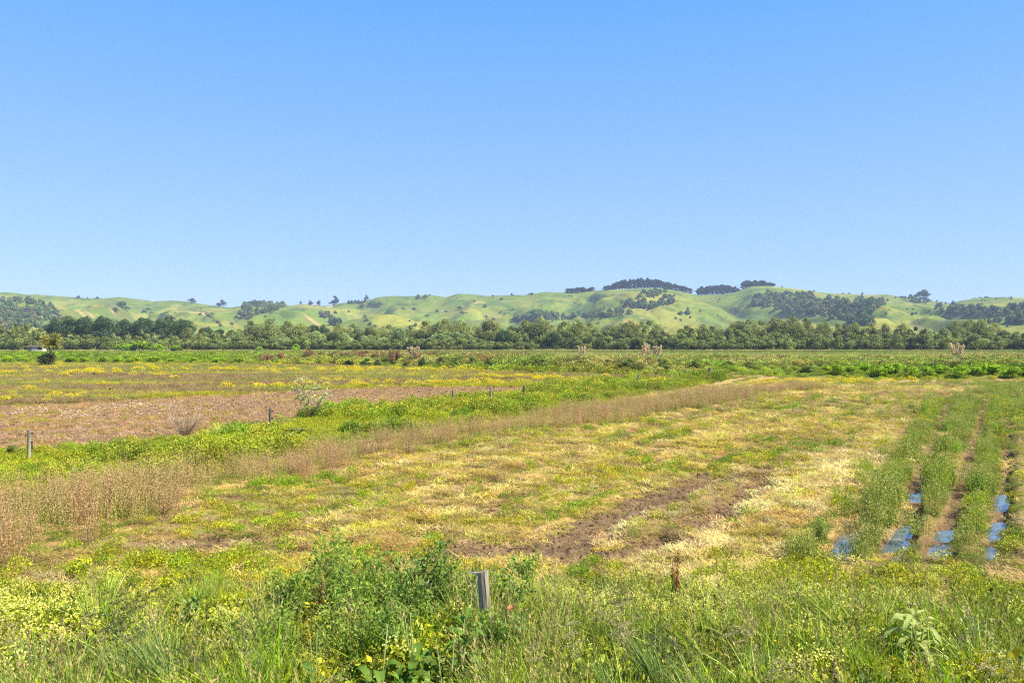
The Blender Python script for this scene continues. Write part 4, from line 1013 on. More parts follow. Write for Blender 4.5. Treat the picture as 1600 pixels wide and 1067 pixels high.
# thin speckle of low bushes over the middle hills
n = 900; qx = 640 + r2.random(n) * 500; qy = 462 + r2.random(n) * 45
k = fbm(qx * .03, qy * .09, 6, 3) > 0.56
pxs_.append(qx[k][:90]); pys_.append(qy[k][:90])
n = 1200; qx = 1380 + r2.random(n) * 280; qy = 466 + r2.random(n) * 45; k = fbm(qx * .03, qy * .09, 7, 3) > 0.56
pxs_.append(qx[k][:120]); pys_.append(qy[k][:120])
n = 600; qx = 230 + r2.random(n) * 150; qy = 476 + r2.random(n) * 35; k = fbm(qx * .04, qy * .1, 8, 3) > 0.6
pxs_.append(qx[k][:50]); pys_.append(qy[k][:50])
qx = np.concatenate(pxs_); qy = np.concatenate(pys_)
nden = sum(len(a) for a in pxs_[:-3])
hx, hy, hzz = on_hill(qx, qy); n = len(hx)
M_SCI = plant_mat('hill_scrub_leaves', inst=True, transl=0.1)
def reskin(me, mat):
    me2 = me.copy(); me2.materials.clear(); me2.materials.append(mat); return me2
S_SC = source([reskin(PROTO['scrub'][i][0], M_SCI) for i in range(3)], 'hill_scrub')
sz = np.where(np.arange(n) < nden, 1.1, 0.5) * (0.45 + 1.1 * r2.random(n) ** 1.3)
tn = mixc(mixc(lin(90, 120, 66, K), lin(130, 152, 84, K), r2.random(n)), lin(140, 124, 90, K), (r2.random(n) < .15) * .8) * (0.75 + 0.5 * r2.random((n, 1)))
scatter('scrub', 'dense dark scrub covering gullies and slopes of the green hills', S_SC, np.stack([hx, hy, hzz - 1], 1), np.stack([0 * hx, 0 * hx, r2.random(n) * 6.28], 1), np.stack([sz, sz, sz], 1), r2.integers(0, 3, n), tn)

# ---- bushes on the drain bank
bb = []
for p, t, w in ((1308, 568, 26), (1330, 569, 22), (1352, 567, 24), (1372, 570, 24), (1384, 566, 24), (1400, 565, 28), (1424, 569, 24), (1448, 570, 22), (1470, 568, 26), (1500, 569, 30), (1526, 571, 26), (1548, 566, 38), (1582, 570, 28), (1610, 568, 30), (1290, 571, 22)):
    bb.append(('bright', p, t + 1.5, w * 1.3, None))
row([(k, p, t, w, float(foot_y(at(p, 93))) + 1.5 + (i % 3)) for i, (k, p, t, w, _) in enumerate(bb)], 'bright green rounded bush on the drain bank, %s of these from the left', 'bright green bushes on the bank')
row([('darkb', p, t, w, float(foot_y(at(p, 110))) + 2.5) for p, t, w in ((545, 562, 20), (572, 560, 20), (590, 562, 18), (632, 566, 18), (660, 559, 16), (712, 566, 20), (764, 564, 24), (820, 568, 26), (880, 571, 24))],
    'dark green bush low on the drain bank, %s of these from the left', 'dark bushes on the bank')
row([('brownb', p, t, w, float(foot_y(at(p, 128))) + 7) for p, t, w in ((418, 552, 30), (440, 551, 22), (482, 546, 26), (502, 550, 20), (566, 549, 18), (588, 550, 20), (611, 543, 14), (622, 547, 16), (650, 553, 18), (795, 556, 16), (700, 555, 22))],
    'reddish brown twiggy bush on the drain bank, %s of these from the left', 'brown bushes on the bank')
row([('greenb', p, t, w, float(foot_y(at(p, 112))) + 5) for p, t, w in ((530, 556, 26), (690, 557, 24), (740, 556, 24), (800, 561, 24), (850, 560, 24), (905, 562, 24), (950, 561, 26), (985, 560, 22), (1040, 562, 26), (1085, 563, 24), (1140, 564, 26), (1170, 565, 22), (1265, 566, 26))],
    'mid green leafy bush on the drain bank, %s of these from the left', 'green bushes on the bank')
row([('bright', p, t, w, float(foot_y(at(p, 160))) + 1) for p, t, w in ((10, 556, 30), (40, 558, 26), (110, 556, 26), (130, 557, 24), (160, 556, 28), (186, 557, 24), (210, 557, 26), (240, 556, 26), (270, 559, 22), (300, 557, 26), (340, 558, 26), (372, 558, 24))],
    'leafy green bush along the left part of the bank, %s from the left', 'green bushes on the left part of the bank')

# ---- bushes in the paddock
def one(kind, px, top, w, Y, label, group=None): return plant(kind, px, top, w, Y, label, group)
one('greenb', 831, 616, 50, 62, 'grey green rounded bush in the ditch below the farthest fence post')
one('greenb', 921, 598, 26, 74, 'small mid green bush beyond the rounded ditch bush')
one('bright', 724, 622, 60, 54, 'wide yellow green bush in the ditch below the slim fence post')
one('bright', 512, 626, 36, 45, 'yellow green leafy bush at the foot of the sparse shrub')
one('greenb', 462, 668, 66, 35, 'soft grey green weed bush beside the second fence post')
one('darkb', 108, 588, 14, 100, 'small dark green bush among brown grass, left of the pair')
one('darkb', 146, 586, 16, 100, 'small dark green bush among brown grass, right of the pair')
one('darkb', 172, 611, 8, 68, 'tiny dark green bush beside the yellow strip')
r_ = one('bright', 878, 577, 19, 104, 'round cream yellow flowering bush at the foot of the bank')
one('greenb', 18, 695, 34, 29, 'grey green weedy bush left of the nearest left fence post')
one('darkb', 46, 692, 22, 29.6, 'dark green weeds around the base of the left fence post')
one('greenb', 875, 634, 30, 52, 'dull green weed bush between ditch and brown grass')
one('greenb', 1424, 632, 22, 50, 'low grey green weed beside the far glint of water')

# ---- fence posts
WOOD = solid_mat('weathered_wood', (0.13, 0.11, 0.08), (0.33, 0.28, 0.21), 14, 0.9, stretch=(1, 1, 0.12), bump=0.9)
DWOOD = solid_mat('dark_wood', (0.05, 0.045, 0.04), (0.15, 0.13, 0.11), 14, 0.9, stretch=(1, 1, 0.12), bump=0.8)
PLASTIC = solid_mat('black_plastic', (0.015, 0.015, 0.017), (0.03, 0.03, 0.03), 10, 0.4, bump=0.0)
WIRE = solid_mat('wire', (0.30, 0.31, 0.32), (0.45, 0.45, 0.45), 20, 0.4, bump=0.0)
def post_mesh(seed, h, rad, lean=(0, 0), cracks=0.12, sides=14, rings=14, slant=0.0):
    r = random.Random(seed); g = Geo(); V = []
    prof = [1 + cracks * (r.random() - 0.5) * 2 * (1.6 if r.random() < .25 else .6) for _ in range(sides)]
    for j in range(rings + 1):
        t = j / rings; z = -0.25 + (h + 0.25) * t
        for i in range(sides):
            a = 2 * math.pi * i / sides + 0.10 * math.sin(3 * t + seed)
            q = rad * prof[i] * (1.06 - 0.1 * t) * (1 + 0.04 * (r.random() - .5))
            zz = z + (slant * math.cos(a) * rad + 0.02 * (r.random() - .5) if j == rings else 0)
            V.append((q * math.cos(a) + lean[0] * t, q * math.sin(a) + lean[1] * t, zz))
    Q = [(j * sides + i, j * sides + (i + 1) % sides, (j + 1) * sides + (i + 1) % sides, (j + 1) * sides + i) for j in range(rings) for i in range(sides)]
    V.append((lean[0], lean[1], h - 0.015)); o = rings * sides
    g.add(V, Q=Q, T=[(o + i, o + (i + 1) % sides, len(V) - 1) for i in range(sides)])
    return g.mesh('post_body', WOOD)
def insulator_mesh():
    g = Geo(); g.tube([(0, 0, 0), (0.05, 0, 0)], [0.022, 0.018], 8); g.tube([(0.05, 0, -0.03), (0.05, 0, 0.0), (0.05, 0, 0.03)], [0.022, 0.013, 0.022], 8)
    return g.mesh('insulator', PLASTIC)
INS = insulator_mesh()
PD = [(45, 27.6, 671, 0.06, 'stout grey fence post at the left edge of the ditch', (0.02, 0)),
      (422, 35.6, 638, 0.06, 'dark slim fence post with black insulators beside the ploughed soil', (0.0, 0)),
      (708, 49.5, 609, 0.06, 'thin short fence post left of the two beside the far ploughed soil', (0, 0)),
      (767, 52.5, 603.5, 0.08, 'thin fence post in the middle of the three far posts', (0, 0)),
      (818, 54.5, 602, 0.075, 'dark fence post at the far corner of the ploughed soil', (0.02, 0)),
      (1109, 88.0, 575, 0.16, 'dark stubby post at the foot of the drain bank', (0, 0)),
      (172 * 1.0, 130.0, 569, 0.07, 'pale thin stake in the rough grass beyond the left paddock', (0, 0))]
for i, (px, Y, top, rad, lab, ln) in enumerate(PD):
    X = at(px, Y); z = float(ground_z(np.array([X]), np.array([Y]))[0])
    r = empty('fence_post', (X, Y, z), lab, 'post', 'wooden posts of the paddock fence')
    h = hgt(top, Y) - z
    me = post_mesh(300 + i, h, rad, ln, 0.10, 10, 8)
    if i in (1, 4, 5): me.materials.clear(); me.materials.append(DWOOD)
    child(r, 'post_body', me)
    if i < 2:
        for zz in (h - 0.12, h - 0.42):
            q = child(r, 'insulator', INS); q.location = (rad + ln[0] * zz / h - 0.005, 0, zz); q.scale = (1.0, 1.0, 1.0)

# near post
X, Y = at(767, 10.2), 10.2; z = float(ground_z(np.array([X]), np.array([Y]))[0])
r = empty('fence_post', (X, Y, z), 'thick cracked weathered fence post stump leaning left among the foreground weeds', 'post', 'wooden posts of the paddock fence')
h = hgt(893, Y) - z
child(r, 'post_body', post_mesh(333, h, 0.063, (-0.10, 0.02), 0.09, 26, 22, slant=0.25))
g = Geo(); g.tube([(-0.16, -0.06, h - 0.03), (-0.185, -0.075, h - 0.14), (-0.165, -0.08, h - 0.30), (-0.15, -0.06, h - 0.42)], [0.004] * 4, 5)
g.tube([(-0.17, 0.0, h - 0.012), (-0.27, 0.02, h - 0.02)], [0.014, 0.004], 6)
child(r, 'wire', g.mesh('wire', WIRE))

# leaning stump and the pile of dead brush at its foot
X, Y = at(994, 77), 77; z = float(ground_z(np.array([X]), np.array([Y]))[0])
r = empty('stump', (X, Y, z), 'pale grey leaning stump beside a low heap of dead brush', 'stump')
child(r, 'post_body', post_mesh(340, 1.05, 0.13, (0.28, 0), 0.3, 12, 10, slant=0.6))
def twigs(name, seed, n, L, rad, hz, w, mat, spread=1.0, base_r=0.1, segs=3, up=0.6):
    rr = np.random.default_rng(seed); g = Geo()
    a = rr.random(n) * 6.283; q = base_r * np.sqrt(rr.random(n))
    base = np.stack([q * np.cos(a), q * np.sin(a), hz * rr.random(n)], 1)
    tips = g.blades(base, a + rr.normal(size=n) * .4, L * up * (0.5 + 0.6 * rr.random(n)), w, spread * (0.3 + rr.random(n)), 1.2, segs, v=0.7 + 0.6 * rr.random(n), twist=rr.random(n) * 3.1)
    return g, tips
M_DEAD = plant_mat('dead_stems', lin(178, 158, 130, K), inst=False, transl=0.0, rough=0.9)
g, _ = twigs('brush', 5, 260, 0.8, 0, 0.35, 0.03, M_DEAD, 2.2, 0.9, 3, 0.4)
r = bpy.data.objects.new('brush_pile', g.mesh('brush_pile', M_DEAD)); COL.objects.link(r)
X = at(976, 77); r.location = (X, 77, float(ground_z(np.array([X]), np.array([77.0]))[0])); r.scale = (1.1, .8, .8)
tag(r, 'low heap of pale dead brush at the foot of the leaning stump', 'brush pile')

# dead dry bush on the ploughed soil
def deadbush(px, top, w, Y, label, n=220, mat=M_DEAD, cat='bush', name='dead_bush', spread=.7, th=0.012):
    X = at(px, Y); z = float(ground_z(np.array([X]), np.array([Y]))[0]); h = hgt(top, Y) - z
    g, tips = twigs('t', int(px), n, h, 0, 0.02, th, mat, spread * w / F * Y / h, 0.12 * w / F * Y, 4, 1.0)
    rr = np.random.default_rng(int(px)); k = rr.integers(0, len(tips), n * 4)
    pos = tips[k] * (0.55 + 0.45 * rr.random((n * 4, 1)))
    g.leaves(pos, rdir(n * 4, rr, 1.2), rdir(n * 4, rr), h * 0.12, th * 1.2, v=0.8 + 0.5 * rr.random(n * 4))
    o = bpy.data.objects.new(name, g.mesh(name, mat)); COL.objects.link(o); o.location = (X, Y, z)
    return tag(o, label, cat)
deadbush(290, 645, 50, 36, 'dry pale twiggy bush standing on the edge of the ploughed soil', th=0.012)
deadbush(440, 655, 26, 40, 'small dry twiggy weed beside the second fence post', 120, th=0.02)

# sparse multi stemmed shrub
def shrub(name, label, cat, X, Y, H, Wd, stems, leafn, ll, lw, mat, seed, branch=4, flowers=None, bark=BARK, stemr=0.03, wind=0.0, low=0.35):
    z = float(ground_z(np.array([X]), np.array([Y]))[0]); rr = random.Random(seed); nr_ = np.random.default_rng(seed)
    root = empty(name, (X, Y, z), label, cat)
    gs = Geo(); gl = Geo(); ends = []
    for i in range(stems):
        a = rr.random() * 6.28; q = Wd / 2 * math.sqrt((i + .5) / stems); hh = H * (1 - 0.45 * (q / (Wd / 2)) ** 2) * rr.uniform(.85, 1.02)
        p0 = Vector((q * .15 * math.cos(a), q * .15 * math.sin(a), -0.05)); p3 = Vector((q * math.cos(a) + wind * hh, q * math.sin(a), hh))
        p1 = p0.lerp(p3, .35) + Vector((0, 0, hh * .08)); p2 = p0.lerp(p3, .7) + Vector((0, 0, hh * .06))
        gs.tube([p0, p1, p2, p3], [stemr, stemr * .75, stemr * .5, stemr * .2], 5)
        for b in range(branch):
            t = rr.uniform(low, .95); s0 = p0.lerp(p3, t) + Vector((0, 0, hh * .07)); aa = rr.random() * 6.28; bl = H * rr.uniform(.12, .26)
            s1 = s0 + Vector((math.cos(aa) * bl * .8, math.sin(aa) * bl * .8, bl * .7)); gs.tube([s0, s0.lerp(s1, .5), s1], [stemr * .4, stemr * .3, stemr * .1], 4)
            ends.append((s0, s1))
        ends.append((p1, p3))
    n = leafn; k = nr_.integers(0, len(ends), n); A = np.array([tuple(e[0]) for e in ends])[k]; B = np.array([tuple(e[1]) for e in ends])[k]
    t = nr_.random((n, 1)) ** .7; pos = A + (B - A) * t + nr_.normal(size=(n, 3)) * ll * .45
    gl.leaves(pos, rdir(n, nr_, .3), rdir(n, nr_, 1.0), ll * (.6 + .7 * nr_.random(n)), lw * (.6 + .7 * nr_.random(n)), v=.65 + .65 * nr_.random(n))
    child(root, 'stems', gs.mesh('stems', bark, True)); child(root, 'foliage', gl.mesh('foliage', mat))
    if flowers:
        cnt, fc, fs = flowers; gf = Geo(); k = nr_.integers(0, len(ends), cnt); pos = np.array([tuple(e[1]) for e in ends])[k]
        for _ in range(9): gf.leaves(pos, rdir(cnt, nr_, .9), rdir(cnt, nr_), fs, fs * .35)
        fm_ = plant_mat('petals', fc, inst=False, transl=.3); child(root, 'flower_heads', gf.mesh('flower_heads', fm_))
    return root
M_GREY = plant_mat('pale_sage_leaves', lin(200, 206, 140, K), inst=False, transl=.3)
M_THIS = plant_mat('thistle_leaves', lin(134, 168, 70, K), inst=False, transl=.3)
M_FRESH = plant_mat('fresh_leaves', lin(164, 194, 78, K), inst=False, transl=.4)
M_STEM = plant_mat('green_stems', lin(140, 158, 92, K), inst=False, transl=0)
shrub('shrub', 'sparse pale leaved multi stemmed shrub standing at the edge of the ploughed soil', 'shrub', at(480, 43), 43, hgt(589, 43), 3.0, 12, 520, .15, .085, M_GREY, 11, 5, None, M_DEAD, .02, low=.45)

# ---- foreground plants
def X_(px, Y): return at(px, Y)
shrub('thistle_plant', 'dark bushy green thistle clump behind the near weathered post stump', 'thistle', X_(682, 11.5), 11.5, hgt(834, 11.5),   .66, 15, 2500, .065, .028, M_THIS, 21, 6, (5, lin(176, 110, 180, K), .03), M_STEM, .007, low=.15)
shrub('thistle_plant', 'tall fresh green thistle left of the dark bushy clump', 'thistle', X_(516, 11.6), 11.6, hgt(834, 11.6),   .6, 11, 1500, .08, .028, M_FRESH, 22, 5, None, M_STEM, .007, low=.2)
shrub('thistle_plant', 'fresh green branching thistle between two taller thistle clumps', 'thistle', X_(585, 11.2), 11.2, hgt(862, 11.2), .7, 10, 1500, .09, .026, M_FRESH, 23, 5, None, M_STEM, .007, low=.2)
shrub('thistle_plant', 'purple flowered thistle just left of the near post stump', 'thistle', X_(640, 10.6), 10.6, hgt(895, 10.6), .6, 9, 1300, .085, .026, M_THIS, 24, 5, (5, lin(184, 120, 190, K), .032), M_STEM, .007, low=.2)
shrub('thistle_plant', 'purple flowered thistle at the right edge behind the woolly plant', 'thistle', X_(1528, 9.8), 9.8, hgt(965, 9.8), .6, 9, 900, .075, .022, M_GREY, 25, 5, (7, lin(196, 120, 190, K), .03), M_STEM, .006, low=.2)
shrub('weed_plant', 'small round bright green plant on the soil behind the near post stump', 'weed', X_(829, 13.6), 13.6, hgt(848, 13.6) * .8, .40, 12, 900, .07, .022, M_FRESH, 26, 4, None, M_STEM, .005, low=.1)
shrub('weed_plant', 'dark green leafy weed at the right of the near post stump top', 'weed', X_(800, 11.3), 11.3, hgt(880, 11.3), .4, 7, 420, .10, .035, M_THIS, 27, 4, None, M_STEM, .006, low=.2)
shrub('weed_plant', 'pale seeding weed with tiny heads at the bottom right corner', 'weed', X_(1560, 8.8), 8.8, hgt(1000, 8.8), .6, 10, 900, .05, .016, M_GREY, 28, 5, None, M_STEM, .005, low=.2)
shrub('weed_plant', 'green leafy weed rising above grass left of the long arching grass', 'weed', X_(305, 11.0), 11.0, hgt(930, 11.0), .5, 9, 800, .08, .03, M_THIS, 29, 5, None, M_STEM, .006, low=.1)
shrub('weed_plant', 'tall fresh weed on the skyline of the foreground growth, left of thistles', 'weed', X_(440, 11.4), 11.4, hgt(895, 11.4), .6, 10, 1100, .07, .025, M_FRESH, 30, 5, None, M_STEM, .006, low=.15)

for i_, (px_, tp_, yy_, wd_, mt_, lb_) in enumerate(((762, 950, 9.7, .44, M_FRESH, 'small fresh weed hiding the foot of the near post stump'), (788, 955, 9.6, .40, M_THIS, 'small green weed right of the foot of the near post stump'), (470, 872, 11.3, .7, M_FRESH, 'fresh green thistle at the left edge of the tall leafy clump'), (548, 852, 11.0, .7, M_FRESH, 'tall fresh thistle behind the reddish seeding weeds'),
        (618, 858, 11.6, .6, M_THIS, 'mid green thistle behind the fresh branching one'), (735, 878, 11.2, .45, M_THIS, 'small dark thistle between the bushy clump and the post stump'), (545, 925, 9.9, .9, M_FRESH, 'wide fresh leafy thistle low in the centre left of the foreground'),
        (615, 930, 9.8, .8, M_THIS, 'wide green thistle low in the foreground left of the dock leaves'), (430, 940, 9.8, .7, M_FRESH, 'fresh leafy plant right of the long arching grass'))):
    shrub('thistle_plant', lb_, 'thistle', X_(px_, yy_), yy_, hgt(tp_, yy_), wd_, 11, 1150, .070, .024, mt_, 400 + i_, 6, None, M_STEM, .006, low=.12)

def broadleaf(label, cat, name, px, top, wpx, Y, n, seed, mat, Lk=1.0, stem=False, erect=.8, width=.30):
    X = at(px, Y); z = float(ground_z(np.array([X]), np.array([Y]))[0]); H = hgt(top, Y) - z; Wd = wpx / F * Y
    rr = np.random.default_rng(seed); root = empty(name, (X, Y, z), label, cat)
    gl = Geo(); gs = Geo()
    for i in range(n):
        a = rr.random() * 6.28; tt = (i + .5) / n; bz = H * (.12 + .80 * tt) if stem else H * (.45 * rr.random())
        q = Wd * .5 * (.12 if stem else .25) * rr.random(); L_ = Wd * .55 * Lk * (.6 + .5 * rr.random()) * (1.1 - .45 * tt if stem else 1)
        up = L_ * erect * (.3 + .7 * rr.random()); lean = L_ * 1.0
        base = np.array([[q * math.cos(a), q * math.sin(a), bz]])
        # a broad curved leaf in two halves folded along the midrib
        segs = 7; t = np.linspace(0, 1, segs + 1); w = L_ * width * np.sin(np.pi * (t * .96 + .02)) ** .8
        cx = base[0, 0] + math.cos(a) * lean * t; cy = base[0, 1] + math.sin(a) * lean * t; cz = base[0, 2] + up * t * 1.6 - (up * 1.2 + L_ * .25) * t ** 2.4
        sx, sy = -math.sin(a), math.cos(a); wav = .04 * L_ * np.sin(t * 14 + i)
        V = np.concatenate([np.stack([cx - sx * w / 2, cy - sy * w / 2, cz + w * .16 + wav], 1), np.stack([cx, cy, cz], 1), np.stack([cx + sx * w / 2, cy + sy * w / 2, cz + w * .16 - wav], 1)])
        m_ = segs + 1; Q = [(j, j + 1, m_ + j + 1, m_ + j) for j in range(segs)] + [(m_ + j, m_ + j + 1, 2 * m_ + j + 1, 2 * m_ + j) for j in range(segs)]
        gl.add(V, Q=Q, v=.75 + .5 * rr.random())
    for k in range(4 if stem else 2):
        a = rr.random() * 6.28
        gs.tube([(0, 0, -0.03), (Wd * .08 * math.cos(a), Wd * .08 * math.sin(a), H * .5), (Wd * .16 * math.cos(a), Wd * .16 * math.sin(a), H * (.98 - .06 * k))], [.010, .008, .004], 6)
    child(root, 'leaves', gl.mesh('leaves', mat, True)); child(root, 'stems', gs.mesh('stems', M_STEM, True))
    return root
M_BROAD = plant_mat('broad_leaves', lin(124, 164, 58, K), inst=False, transl=.4, rough=.55, spec=.25)
M_WOOL = plant_mat('woolly_leaves', lin(186, 202, 116, K * 1.1), inst=False, transl=.35, rough=.8)
broadleaf('large pale woolly leaved plant with drooping leaves in the right foreground', 'plant', 'woolly_plant', 1430, 948, 116, 9.6, 40, 41, M_WOOL, 1.0, True, .5, .24)
broadleaf('broad leaved green dock at the centre of the foreground below the dark thistle', 'dock', 'dock_plant', 650, 950, 120, 9.0, 22, 42, M_BROAD, .85, False, 1.1, .36)
broadleaf('dark green broad leaved dock left of the near post stump foot', 'dock', 'dock_plant', 728, 955, 95, 9.1, 22, 43, M_BROAD, .9, True, .8, .34)
broadleaf('low broad leaved dock in the shade at lower centre', 'dock', 'dock_plant', 590, 975, 110, 8.7, 18, 44, M_BROAD, .85, False, 1.1, .34)
broadleaf('upright broad leaved dock at bottom left of centre', 'dock', 'dock_plant', 492, 975, 90, 8.7, 14, 45, M_BROAD, 1.0, False, 1.2, .32)
broadleaf('dark leaved dock at the bottom centre edge', 'dock', 'dock_plant', 700, 995, 120, 8.4, 20, 46, M_BROAD, .85, False, 1.0, .36)

# seeding dock spikes, grass fountains and dead stalks
M_RUST = plant_mat('rusty_seeds', lin(176, 112, 62, K), inst=False, transl=.2)
M_DRYR = plant_mat('dry_brown_stems', lin(150, 122, 94, K), inst=False, transl=.0)
def spike(px, top, wpx, Y, label, mat, n=7, seeds=900, name='dock_spike', cat='dock', sseed=1, frac=.75):
    X = at(px, Y); z = float(ground_z(np.array([X]), np.array([Y]))[0]); H = hgt(top, Y) - z; Wd = wpx / F * Y; rr = np.random.default_rng(sseed)
    root = empty(name, (X, Y, z), label, cat); gs = Geo(); gl = Geo(); T = []
    for i in range(n):
        a = rr.random() * 6.28; q = Wd * .4 * rr.random(); h = H * (1 if i == 0 else rr.uniform(.6, .92)); p1 = np.array([q * math.cos(a), q * math.sin(a), h])
        gs.tube([(0, 0, -.03), tuple(p1 * .5 + np.array([0, 0, .05])), tuple(p1)], [.006, .005, .002], 5); T.append(p1)
    T = np.array(T); k = rr.integers(0, n, seeds); t = 1 - frac * rr.random((seeds, 1)); pos = T[k] * t + rr.normal(size=(seeds, 3)) * np.array([.022, .022, .02]) * (1.35 - t)
    gl.leaves(pos, rdir(seeds, rr, .5), rdir(seeds, rr), .026, .018, v=.6 + .7 * rr.random(seeds))
    child(root, 'stems', gs.mesh('stems', M_DRYR, True)); child(root, 'seed_heads', gl.mesh('seed_heads', mat))
spike(1057, 862, 34, 12.0, 'rust red seeding dock spike standing above the yellow weeds right of centre', M_RUST, 7, 1500, sseed=3)
spike(742, 858, 16, 12.4, 'thin rusty dock spike behind the near post stump', M_RUST, 3, 260, sseed=4)
spike(1098, 930, 12, 10.4, 'thin brown seeding stalk below the rust red dock spike', M_DRYR, 3, 160, 'weed_stalk', 'weed', 5, .5)
spike(46, 968, 10, 8.8, 'bare brown dead stalk at the bottom left corner', M_DRYR, 2, 40, 'dead_stalk', 'stalk', 6, .4)
spike(100, 962, 10, 9.0, 'short dry stalk right of the corner stalk at bottom left', M_DRYR, 2, 60, 'dead_stalk', 'stalk', 7, .4)
spike(1310, 1020, 26, 8.6, 'dry pale seed head low in the right foreground', M_DEAD, 5, 300, 'dead_stalk', 'stalk', 8, .4)
spike(500, 895, 30, 11.0, 'reddish seeding weeds in front of the tall fresh thistle', M_RUST, 5, 380, sseed=9)

M_BLADE = plant_mat('grass_blades', lin(160, 184, 104, K), inst=False, transl=.35)
M_HEAD = plant_mat('dark_grass_heads', lin(116, 124, 78, K), inst=False, transl=.2)
M_PHEAD = plant_mat('pale_grass_heads', lin(198, 186, 128, K), inst=False, transl=.2)
def fountain(px, Y, H, label, seed, n=140, nh=22, lean=-.55, headmat=None, Lh=.13):
    X = at(px, Y); z = float(ground_z(np.array([X]), np.array([Y]))[0]); rr = np.random.default_rng(seed)
    root = empty('grass_clump', (X, Y, z), label, 'grass clump'); g = Geo()
    a = rr.random(n) * 6.283; q = .10 * np.sqrt(rr.random(n)); base = np.stack([q * np.cos(a), q * np.sin(a), np.zeros(n)], 1)
    az = np.where(rr.random(n) < .72, math.pi + rr.normal(size=n) * .5, rr.random(n) * 6.28)
    g.blades(base, az, H * (.5 + .55 * rr.random(n)), .014 * (.6 + .8 * rr.random(n)), abs(lean) * (.3 + rr.random(n)), 1.6, 6, v=.6 + .75 * rr.random(n), droop=.15 * rr.random(n), twist=rr.random(n) * 3.1)
    child(root, 'leaves', g.mesh('leaves', M_BLADE))
    g = Geo(); a = rr.random(nh) * 6.28; base = np.stack([.06 * np.cos(a), .06 * np.sin(a), np.zeros(nh)], 1); az = math.pi + rr.normal(size=nh) * .35
    tips = g.blades(base, az, H * (.85 + .4 * rr.random(nh)), .009, abs(lean) * (.5 + .6 * rr.random(nh)), 1.5, 6, v=1.0, twist=1.57)
    child(root, 'stems', g.mesh('stems', M_BLADE))
    g = Geo()
    for k in range(46):
        t = k / 46; pos = tips + np.stack([-Lh * t * np.cos(az - math.pi), 0.2 * Lh * t * np.sin(az), -Lh * .35 * t ** 1.5 + 0 * az], 1) + rr.normal(size=(nh, 3)) * .014 * (1.2 - t)
        d = np.stack([-1 + 0 * az, .3 * rr.normal(size=nh), -.35 + .3 * rr.normal(size=nh)], 1); g.leaves(pos, d, rdir(nh, rr), .024, .008, v=.7 + .6 * rr.random(nh))
    child(root, 'seed_heads', g.mesh('seed_heads', headmat or M_HEAD))
fountain(268, 8.9, 1.05, 'large arching grass clump with dark seed heads leaning left, lower left', 61, 220, 46)
fountain(24, 8.3, .90, 'pale arching grass clump at the bottom left corner', 62, 150, 10, headmat=M_PHEAD)
fountain(1035, 9.0, .98, 'arching grass clump with pale drooping heads right of centre', 63, 220, 26, headmat=M_PHEAD)
fountain(430, 8.9, .85, 'upright grass clump between the long arching grass and the docks', 64, 150, 8)
fountain(1200, 9.0, .80, 'green grass clump in the right foreground left of the woolly plant', 65, 150, 8, lean=-.4, headmat=M_PHEAD)
fountain(880, 8.6, .75, 'low grass clump in front of the near post stump, slightly right', 66, 140, 8, lean=-.4, headmat=M_PHEAD)
fountain(1500, 8.6, .72, 'low grass clump at bottom right below the thistle', 67, 140, 6, lean=-.4)
fountain(1285, 16.6, .62, 'tall green grass clump left of the leftmost puddle', 68, 160, 8, lean=-.3, headmat=M_PHEAD)

for i_, (px_, yy_, h_, n_, lb_) in enumerate(((120, 8.4, .85, 150, 'grass clump between the corner stalks and the large arching clump'), (195, 8.7, .95, 170, 'pale long grass clump just left of the large arching clump'), (350, 8.5, .80, 150, 'green grass clump just right of the large arching clump'),
        (560, 8.2, .55, 110, 'short grass clump at the bottom edge below the leafy thistles'), (780, 8.3, .62, 120, 'low grass clump at the bottom edge below the near post stump'), (950, 8.7, .85, 170, 'long green grass clump left of the pale headed clump'), (1100, 8.6, .85, 170, 'long green grass clump right of the pale headed clump'),
        (1270, 8.4, .66, 130, 'low grass clump at the bottom right beside the dry seed head'), (1380, 8.3, .60, 120, 'low grass clump below the large woolly plant'), (1580, 8.5, .66, 130, 'grass clump at the bottom right corner'), (1010, 10.2, .8, 130, 'upright grass clump among yellow weeds below the rust red dock'), (60, 9.3, .8, 140, 'upright grass clump in front of the pale yellow flowers at left'))):
    fountain(px_, yy_, h_, lb_, 500 + i_, n_, 5 + i_ % 4 * 3, lean=-.35 - .05 * (i_ % 4), headmat=M_PHEAD if i_ % 2 else M_HEAD)

# pink flower beside the post
X, Y = at(798, 10.0), 10.0; z = float(ground_z(np.array([X]), np.array([Y]))[0]); hh = hgt(952, Y) - z
root = empty('flower', (X, Y, z), 'single pink flower to the right of the near post stump', 'flower')
g = Geo(); g.tube([(0, 0, 0), (0.01, 0, hh * .5), (0, 0, hh)], [.004, .003, .002], 5); child(root, 'stem', g.mesh('stem', M_STEM))
g = Geo(); rr = np.random.default_rng(1); a = np.linspace(0, 6.28, 14)[:-1]; d = np.stack([np.cos(a), np.sin(a), .5 + .5 * rr.random(13)], 1)
g.leaves(np.repeat([[0, 0, hh]], 13, 0), d, np.stack([0 * a, 0 * a, 1 + 0 * a], 1), .055, .04, v=.8 + .4 * rr.random(13)); child(root, 'petals', g.mesh('petals', plant_mat('pink_petals', lin(236, 128, 118, .9), inst=False, transl=.3)))

